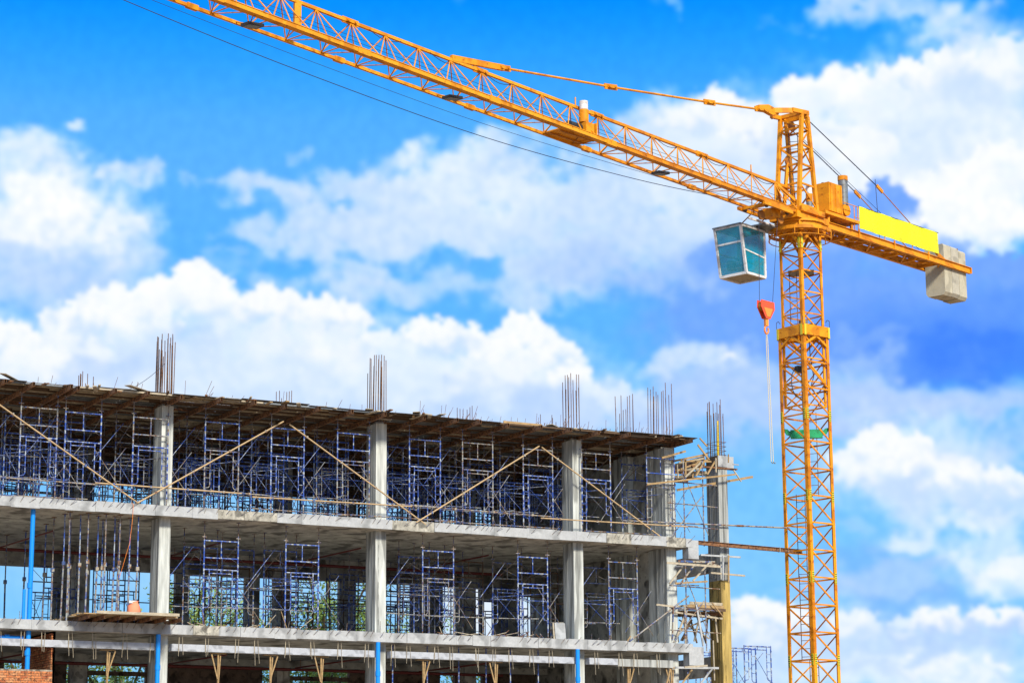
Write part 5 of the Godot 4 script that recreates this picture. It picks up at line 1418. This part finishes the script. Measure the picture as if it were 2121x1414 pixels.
	# railing
	for t in [2.9, 3.15, 5.0, 7.0, 8.9]:
		pipe(c, "rail_post", at(t, 0.58, 24.56), at(t, 0.58, 25.55), 0.02, M.crane)
	pipe(c, "hand_rail", at(2.2, 0.58, 25.55), at(8.9, 0.58, 25.55), 0.018, M.crane)
	pipe(c, "hand_rail", at(2.9, 0.58, 25.1), at(8.9, 0.58, 25.1), 0.015, M.crane)
	# counter-jib pendants
	var pend := [[0.5, 4.9, 26.66, 7.49, 25.5], [-0.5, 4.81, 26.61, 7.4, 25.4]]
	for p in pend:
		var s: float = p[0]
		var a := at(0.05, s, 28.45)
		var m := at(p[1], s, p[2])
		var e := at(8.95, s, 24.75)
		pipe(c, "counter_pendant", a, m, 0.02, M.cable)
		pipe(c, "counter_pendant", m, e, 0.02, M.crane_dark)
		var d := (e - m).normalized()
		bar(c, "pendant_lug", m - d * 0.22, m + d * 0.22, 0.06, 0.14, M.crane, Q)
		bar(c, "end_lug", e - d * 0.1, at(9.6, s, 24.5), 0.05, 0.16, M.crane, Q)
	pipe(c, "hoist_rope", at(0.05, 0, 28.0), at(8.4, 0.0, 24.9), 0.009, M.cable)
	pipe(c, "antenna", at(4.75, 0.5, 24.56), at(4.6, 0.5, 27.0), 0.013, M.cable)
	# counterweight: three concrete blocks hung between the beams
	for k in 3:
		var t := 9.55 + k * 0.57
		var st := begin()
		var o := PackedVector2Array([Vector2(-0.46, -0.95), Vector2(-0.36, -1.08), Vector2(0.36, -1.08), Vector2(0.46, -0.95), Vector2(0.46, 1.0 - k * 0.03), Vector2(0.4, 1.08 - k * 0.03), Vector2(-0.4, 1.08 - k * 0.03), Vector2(-0.46, 1.0 - k * 0.03)])
		sprism(st, at(t + 0.27, 0.0, 24.2 + [0.0, 0.02, -0.01][k]), Q, Vector3.UP, o, 0.545)
		var cw := part(c, "counterweight_block", st.commit(), [M.counter_a, M.counter_b, M.counter_a][k])
		for s in [-0.22, 0.22]:
			var eye := begin()
			swire(eye, [at(t + 0.27, s - 0.06, 25.22), at(t + 0.27, s - 0.05, 25.34), at(t + 0.27, s + 0.05, 25.34), at(t + 0.27, s + 0.06, 25.22)], 0.014)
			part(cw, "lifting_eye", eye.commit(), M.rust)
	# cab: sloping front glass, framed
	build_cab(c)

func build_cab(c: Node3D) -> void:
	var y0 := 22.2
	var y1 := 24.02
	var f := func(u: float, s: float, h: float) -> Vector3:
		# u 0 front .. 1 back, s 0 near side .. 1 far side, h 0 floor .. 1 roof
		var front := lerpf(-2.28, -2.58, h)
		return at(lerpf(front, -1.1, u), lerpf(-0.9, -2.12, s), lerpf(y0, y1, h))
	var st := begin()
	var w := 0.09
	for s in [0.0, 1.0]:
		for u in [0.0, 1.0]:
			sbar(st, f.call(u, s, 0), f.call(u, s, 1), w, w, K)
		for h in [0.0, 1.0]:
			sbar(st, f.call(0, s, h), f.call(1, s, h), w, w * 1.1, Vector3.UP)
	for u in [0.0, 1.0]:
		for h in [0.0, 1.0]:
			sbar(st, f.call(u, 0, h), f.call(u, 1, h), w * 1.1, w, Vector3.UP)
	sbar(st, f.call(0, 0, 0.66), f.call(0, 1, 0.66), 0.07, 0.06, Vector3.UP)
	sbar(st, f.call(0, 0, 0.5), f.call(1, 0, 0.42), 0.05, 0.05, Vector3.UP)
	sbar(st, f.call(0, 1, 0.5), f.call(1, 1, 0.5), 0.05, 0.05, Vector3.UP)
	var cab := part(c, "cab", st.commit(), M.white_metal)
	cab.set_meta("label", "white framed operator's cab with blue-green glass hung beside the mast")
	var quads := [[[0, 0, 0.0], [0, 1, 0.0], [0, 1, 0.66], [0, 0, 0.66]], [[0, 0, 0.66], [0, 1, 0.66], [0, 1, 1.0], [0, 0, 1.0]], [[0, 0, 0.0], [0, 0, 0.5], [1, 0, 0.42], [1, 0, 0.0]], [[0, 0, 0.5], [0, 0, 1.0], [1, 0, 1.0], [1, 0, 0.42]], [[0, 1, 0.0], [1, 1, 0.0], [1, 1, 1.0], [0, 1, 1.0]], [[1, 0, 0.4], [1, 1, 0.4], [1, 1, 1.0], [1, 0, 1.0]]]
	for q in quads:
		var p := []
		for v in q:
			p.append(f.call(v[0], v[1], v[2]))
		var n: Vector3 = (p[1] - p[0]).cross(p[2] - p[0]).normalized() * 0.004
		var gs := begin()
		for sgn in [1.0, -1.0]:
			for i in ([0, 1, 2, 0, 2, 3] if sgn < 0.0 else [0, 2, 1, 0, 3, 2]):
				gs.set_normal(n.normalized() * sgn)
				gs.add_vertex(p[i] + n * sgn)
		part(cab, "glass_pane", gs.commit(), M.glass)
	var fl := begin()
	sbar(fl, f.call(0.02, 0.5, 0.015), f.call(1, 0.5, 0.015), 0.05, 1.2, Vector3.UP)
	part(cab, "floor", fl.commit(), M.timber_grey)
	var rf := begin()
	sbar(rf, f.call(-0.06, 0.5, 1.02), f.call(1.03, 0.5, 1.02), 0.05, 1.34, Vector3.UP)
	part(cab, "roof", rf.commit(), M.grey_metal)
	var bk := begin()
	sbar(bk, f.call(1, 0.5, 0.01), f.call(1, 0.5, 0.4), 0.03, 1.16, K)
	part(cab, "back_panel", bk.commit(), M.white_metal)
	part(cab, "seat", box_mesh, M.black, Transform3D(Basis(K, Vector3.UP, Q) * Basis.from_scale(Vector3(0.45, 0.12, 0.45)), f.call(0.6, 0.5, 0.25)))
	part(cab, "seat_back", box_mesh, M.black, Transform3D(Basis(K, Vector3.UP, Q) * Basis.from_scale(Vector3(0.12, 0.6, 0.42)), f.call(0.78, 0.5, 0.44)))
	part(cab, "console", box_mesh, M.grey_metal, Transform3D(Basis(K, Vector3.UP, Q) * Basis.from_scale(Vector3(0.3, 0.35, 0.25)), f.call(0.45, 0.85, 0.28)))
	for h in [0.12, 0.24, 0.36]:
		pipe(cab, "guard_bar", f.call(0.02, 0.05, h), f.call(0.02, 0.95, h + 0.04), 0.012, M.white_metal)
	# hangers and the plate that leads to the cab
	pipe(cab, "hanger", f.call(0.25, 0.3, 1.02), jib(2.2, -0.5, -0.05), 0.025, M.crane_dark)
	pipe(cab, "hanger", f.call(0.7, 0.1, 1.02), jib(1.3, -0.55, -0.05), 0.025, M.crane_dark)
	part(cab, "gangway", box_mesh, M.grey_metal, Transform3D(Basis(K, Vector3.UP, Q) * Basis.from_scale(Vector3(1.5, 0.05, 0.75)), at(-0.95, -0.85, 24.15)))
	bar(cab, "gangway_edge", at(-2.6, -0.5, 24.2), at(-0.5, -0.5, 24.18), 0.08, 0.05, M.white_metal, Vector3.UP)
	bar(cab, "gangway_edge", at(-1.9, -1.2, 24.2), at(-0.5, -1.2, 24.18), 0.08, 0.05, M.white_metal, Vector3.UP)

func build_crane_things() -> void:
	# banner along the counter-jib railing
	var bn := thing("yellow_banner", "plain bright yellow banner on the counter-jib railing of the crane", "banner", AXIS + at(6.05, 0.62, 24.68))
	var st := begin()
	var nx := 24
	for i in nx:
		for sgn in [1.0, -1.0]:
			var p := []
			for v in [[i, 0], [i + 1, 0], [i + 1, 1], [i, 1]]:
				var t: float = -2.86 + 5.72 * v[0] / nx
				p.append(K * t + Vector3.UP * (0.0 if v[1] == 0 else 0.9 - 0.012 * sin(v[0] * 1.3) ** 2) + Q * (0.02 * sin(v[0] * 0.9 + v[1] * 1.1) + 0.012 * sin(v[0] * 2.3 - v[1]) + 0.006 * sgn))
			for j in ([0, 2, 1, 0, 3, 2] if sgn > 0.0 else [0, 1, 2, 0, 2, 3]):
				st.add_vertex(p[j])
	st.generate_normals()
	part(bn, "cloth", st.commit(), M.banner)
	pipe(bn, "top_cord", K * -2.9 + Vector3.UP * 0.9, K * 2.9 + Vector3.UP * 0.9, 0.012, M.cable)
	# hook block with its falls, chains below it
	var hk := thing("hook_block", "red and orange hook block hanging below the crane trolley", "hook", AXIS + at(-2.35, 0, 19.65))
	var d := K
	for s in [-0.09, 0.09]:
		var cheek := begin()
		sprism(cheek, Vector3.UP * 0.85 + Q * s, d, Vector3.UP, PackedVector2Array([Vector2(-0.4, 0.42), Vector2(-0.42, 0.15), Vector2(-0.13, -0.25), Vector2(0.13, -0.25), Vector2(0.42, 0.15), Vector2(0.4, 0.42)]), 0.03)
		var ck := part(hk, "cheek_plate", cheek.commit(), M.hook_red)
		var mark := begin()
		sprism(mark, Vector3.UP * 0.8 + Q * (s + (0.02 if s > 0.0 else -0.02)), d, Vector3.UP, PackedVector2Array([Vector2(-0.26, 0.2), Vector2(-0.08, -0.12), Vector2(0.1, -0.12), Vector2(0.28, 0.2)]), 0.008)
		part(ck, "painted_panel", mark.commit(), M.hook_orange)
	for s in [-0.24, 0.24]:
		part(hk, "sheave", round_mesh, M.crane_dark, Transform3D(Basis(K, Q, -Vector3.UP) * Basis.from_scale(Vector3(0.17, 0.1, 0.17)), Vector3.UP * 1.05 + d * s))
	block(hk, "shank", Vector3.UP * 0.48, Vector3(0.13, 0.3, 0.13), M.hook_orange)
	var hook := begin()
	var hp := [Vector3.UP * 0.4]
	for k in 11:
		var a := deg_to_rad(70.0 - k * 29.0)
		hp.append(Vector3.UP * 0.18 + d * cos(a) * 0.12 * (-1.0) + Vector3.UP * sin(a) * 0.14)
	swire(hook, hp, 0.035)
	part(hk, "hook", hook.commit(), M.hook_orange)
	pipe(hk, "fall_rope", Vector3.UP * 1.05 - d * 0.4, at(-2.6 + 2.35, 0.1, 24.2 - 19.65) - K * 0.15, 0.011, M.cable)
	pipe(hk, "fall_rope", Vector3.UP * 1.05 + d * 0.4, at(-1.62 + 2.35, 0.25, 24.2 - 19.65) - K * 0.15, 0.011, M.cable)
	var ch := thing("lifting_slings", "pair of long pale lifting slings dangling from the crane hook", "slings", AXIS + at(-2.35, 0, 14.8))
	for k in 2:
		var cs := begin()
		var sgn := -1.0 if k == 0 else 1.0
		var prev := Vector3.UP * 4.93
		for j in 61:
			var f := j / 60.0
			var p := Vector3.UP * (4.93 - 4.85 * f) + K * (0.12 * f + sgn * 0.035 * (0.5 + f * 0.6)) + Q * sgn * 0.02
			if j > 0 and j % 4 == 0:
				sbar(cs, prev, p, 0.036, 0.012, K)
				prev = p
		part(ch, "sling", cs.commit(), M.sling)
		var en := begin()
		swire(en, [prev, prev + Vector3(0.06, -0.06, 0), prev + Vector3(0.1, -0.02, 0)], 0.018)
		part(ch, "end_hook", en.commit(), M.grey_metal)
	# ties between mast and building
	var t1 := thing("mast_tie_beam", "rusty steel tie beam from the slab end to the crane mast", "beam", Vector3(20.48, 11.84, -0.2))
	var a0 := Vector3.ZERO
	var b0 := Vector3(25.2, 11.74, -0.2) - Vector3(20.48, 11.84, -0.2)
	var web := begin()
	sbar(web, a0, b0, 0.14, 0.012, Vector3.UP)
	sbar(web, a0 + Vector3.UP * 0.07, b0 + Vector3.UP * 0.07, 0.012, 0.1, Vector3.UP)
	sbar(web, a0 - Vector3.UP * 0.07, b0 - Vector3.UP * 0.07, 0.012, 0.1, Vector3.UP)
	part(t1, "beam", web.commit(), M.rust)
	for k in 2:
		block(t1, "joint_plate", b0 * (0.78 + 0.08 * k), Vector3(0.03, 0.17, 0.13), M.bare_pipe)
	var t2 := thing("mast_tie_pipe", "thin grey tie pipe running from the top storey to the mast", "pipe", Vector3(17.49, 12.48, -0.3))
	pipe(t2, "pipe", Vector3.ZERO, Vector3(24.75, 12.62, -0.35) - Vector3(17.49, 12.48, -0.3), 0.03, M.bare_pipe)
	pipe(t2, "sleeve", Vector3(4.9, 0.09, -0.03), Vector3(5.2, 0.1, -0.03), 0.04, M.rust)
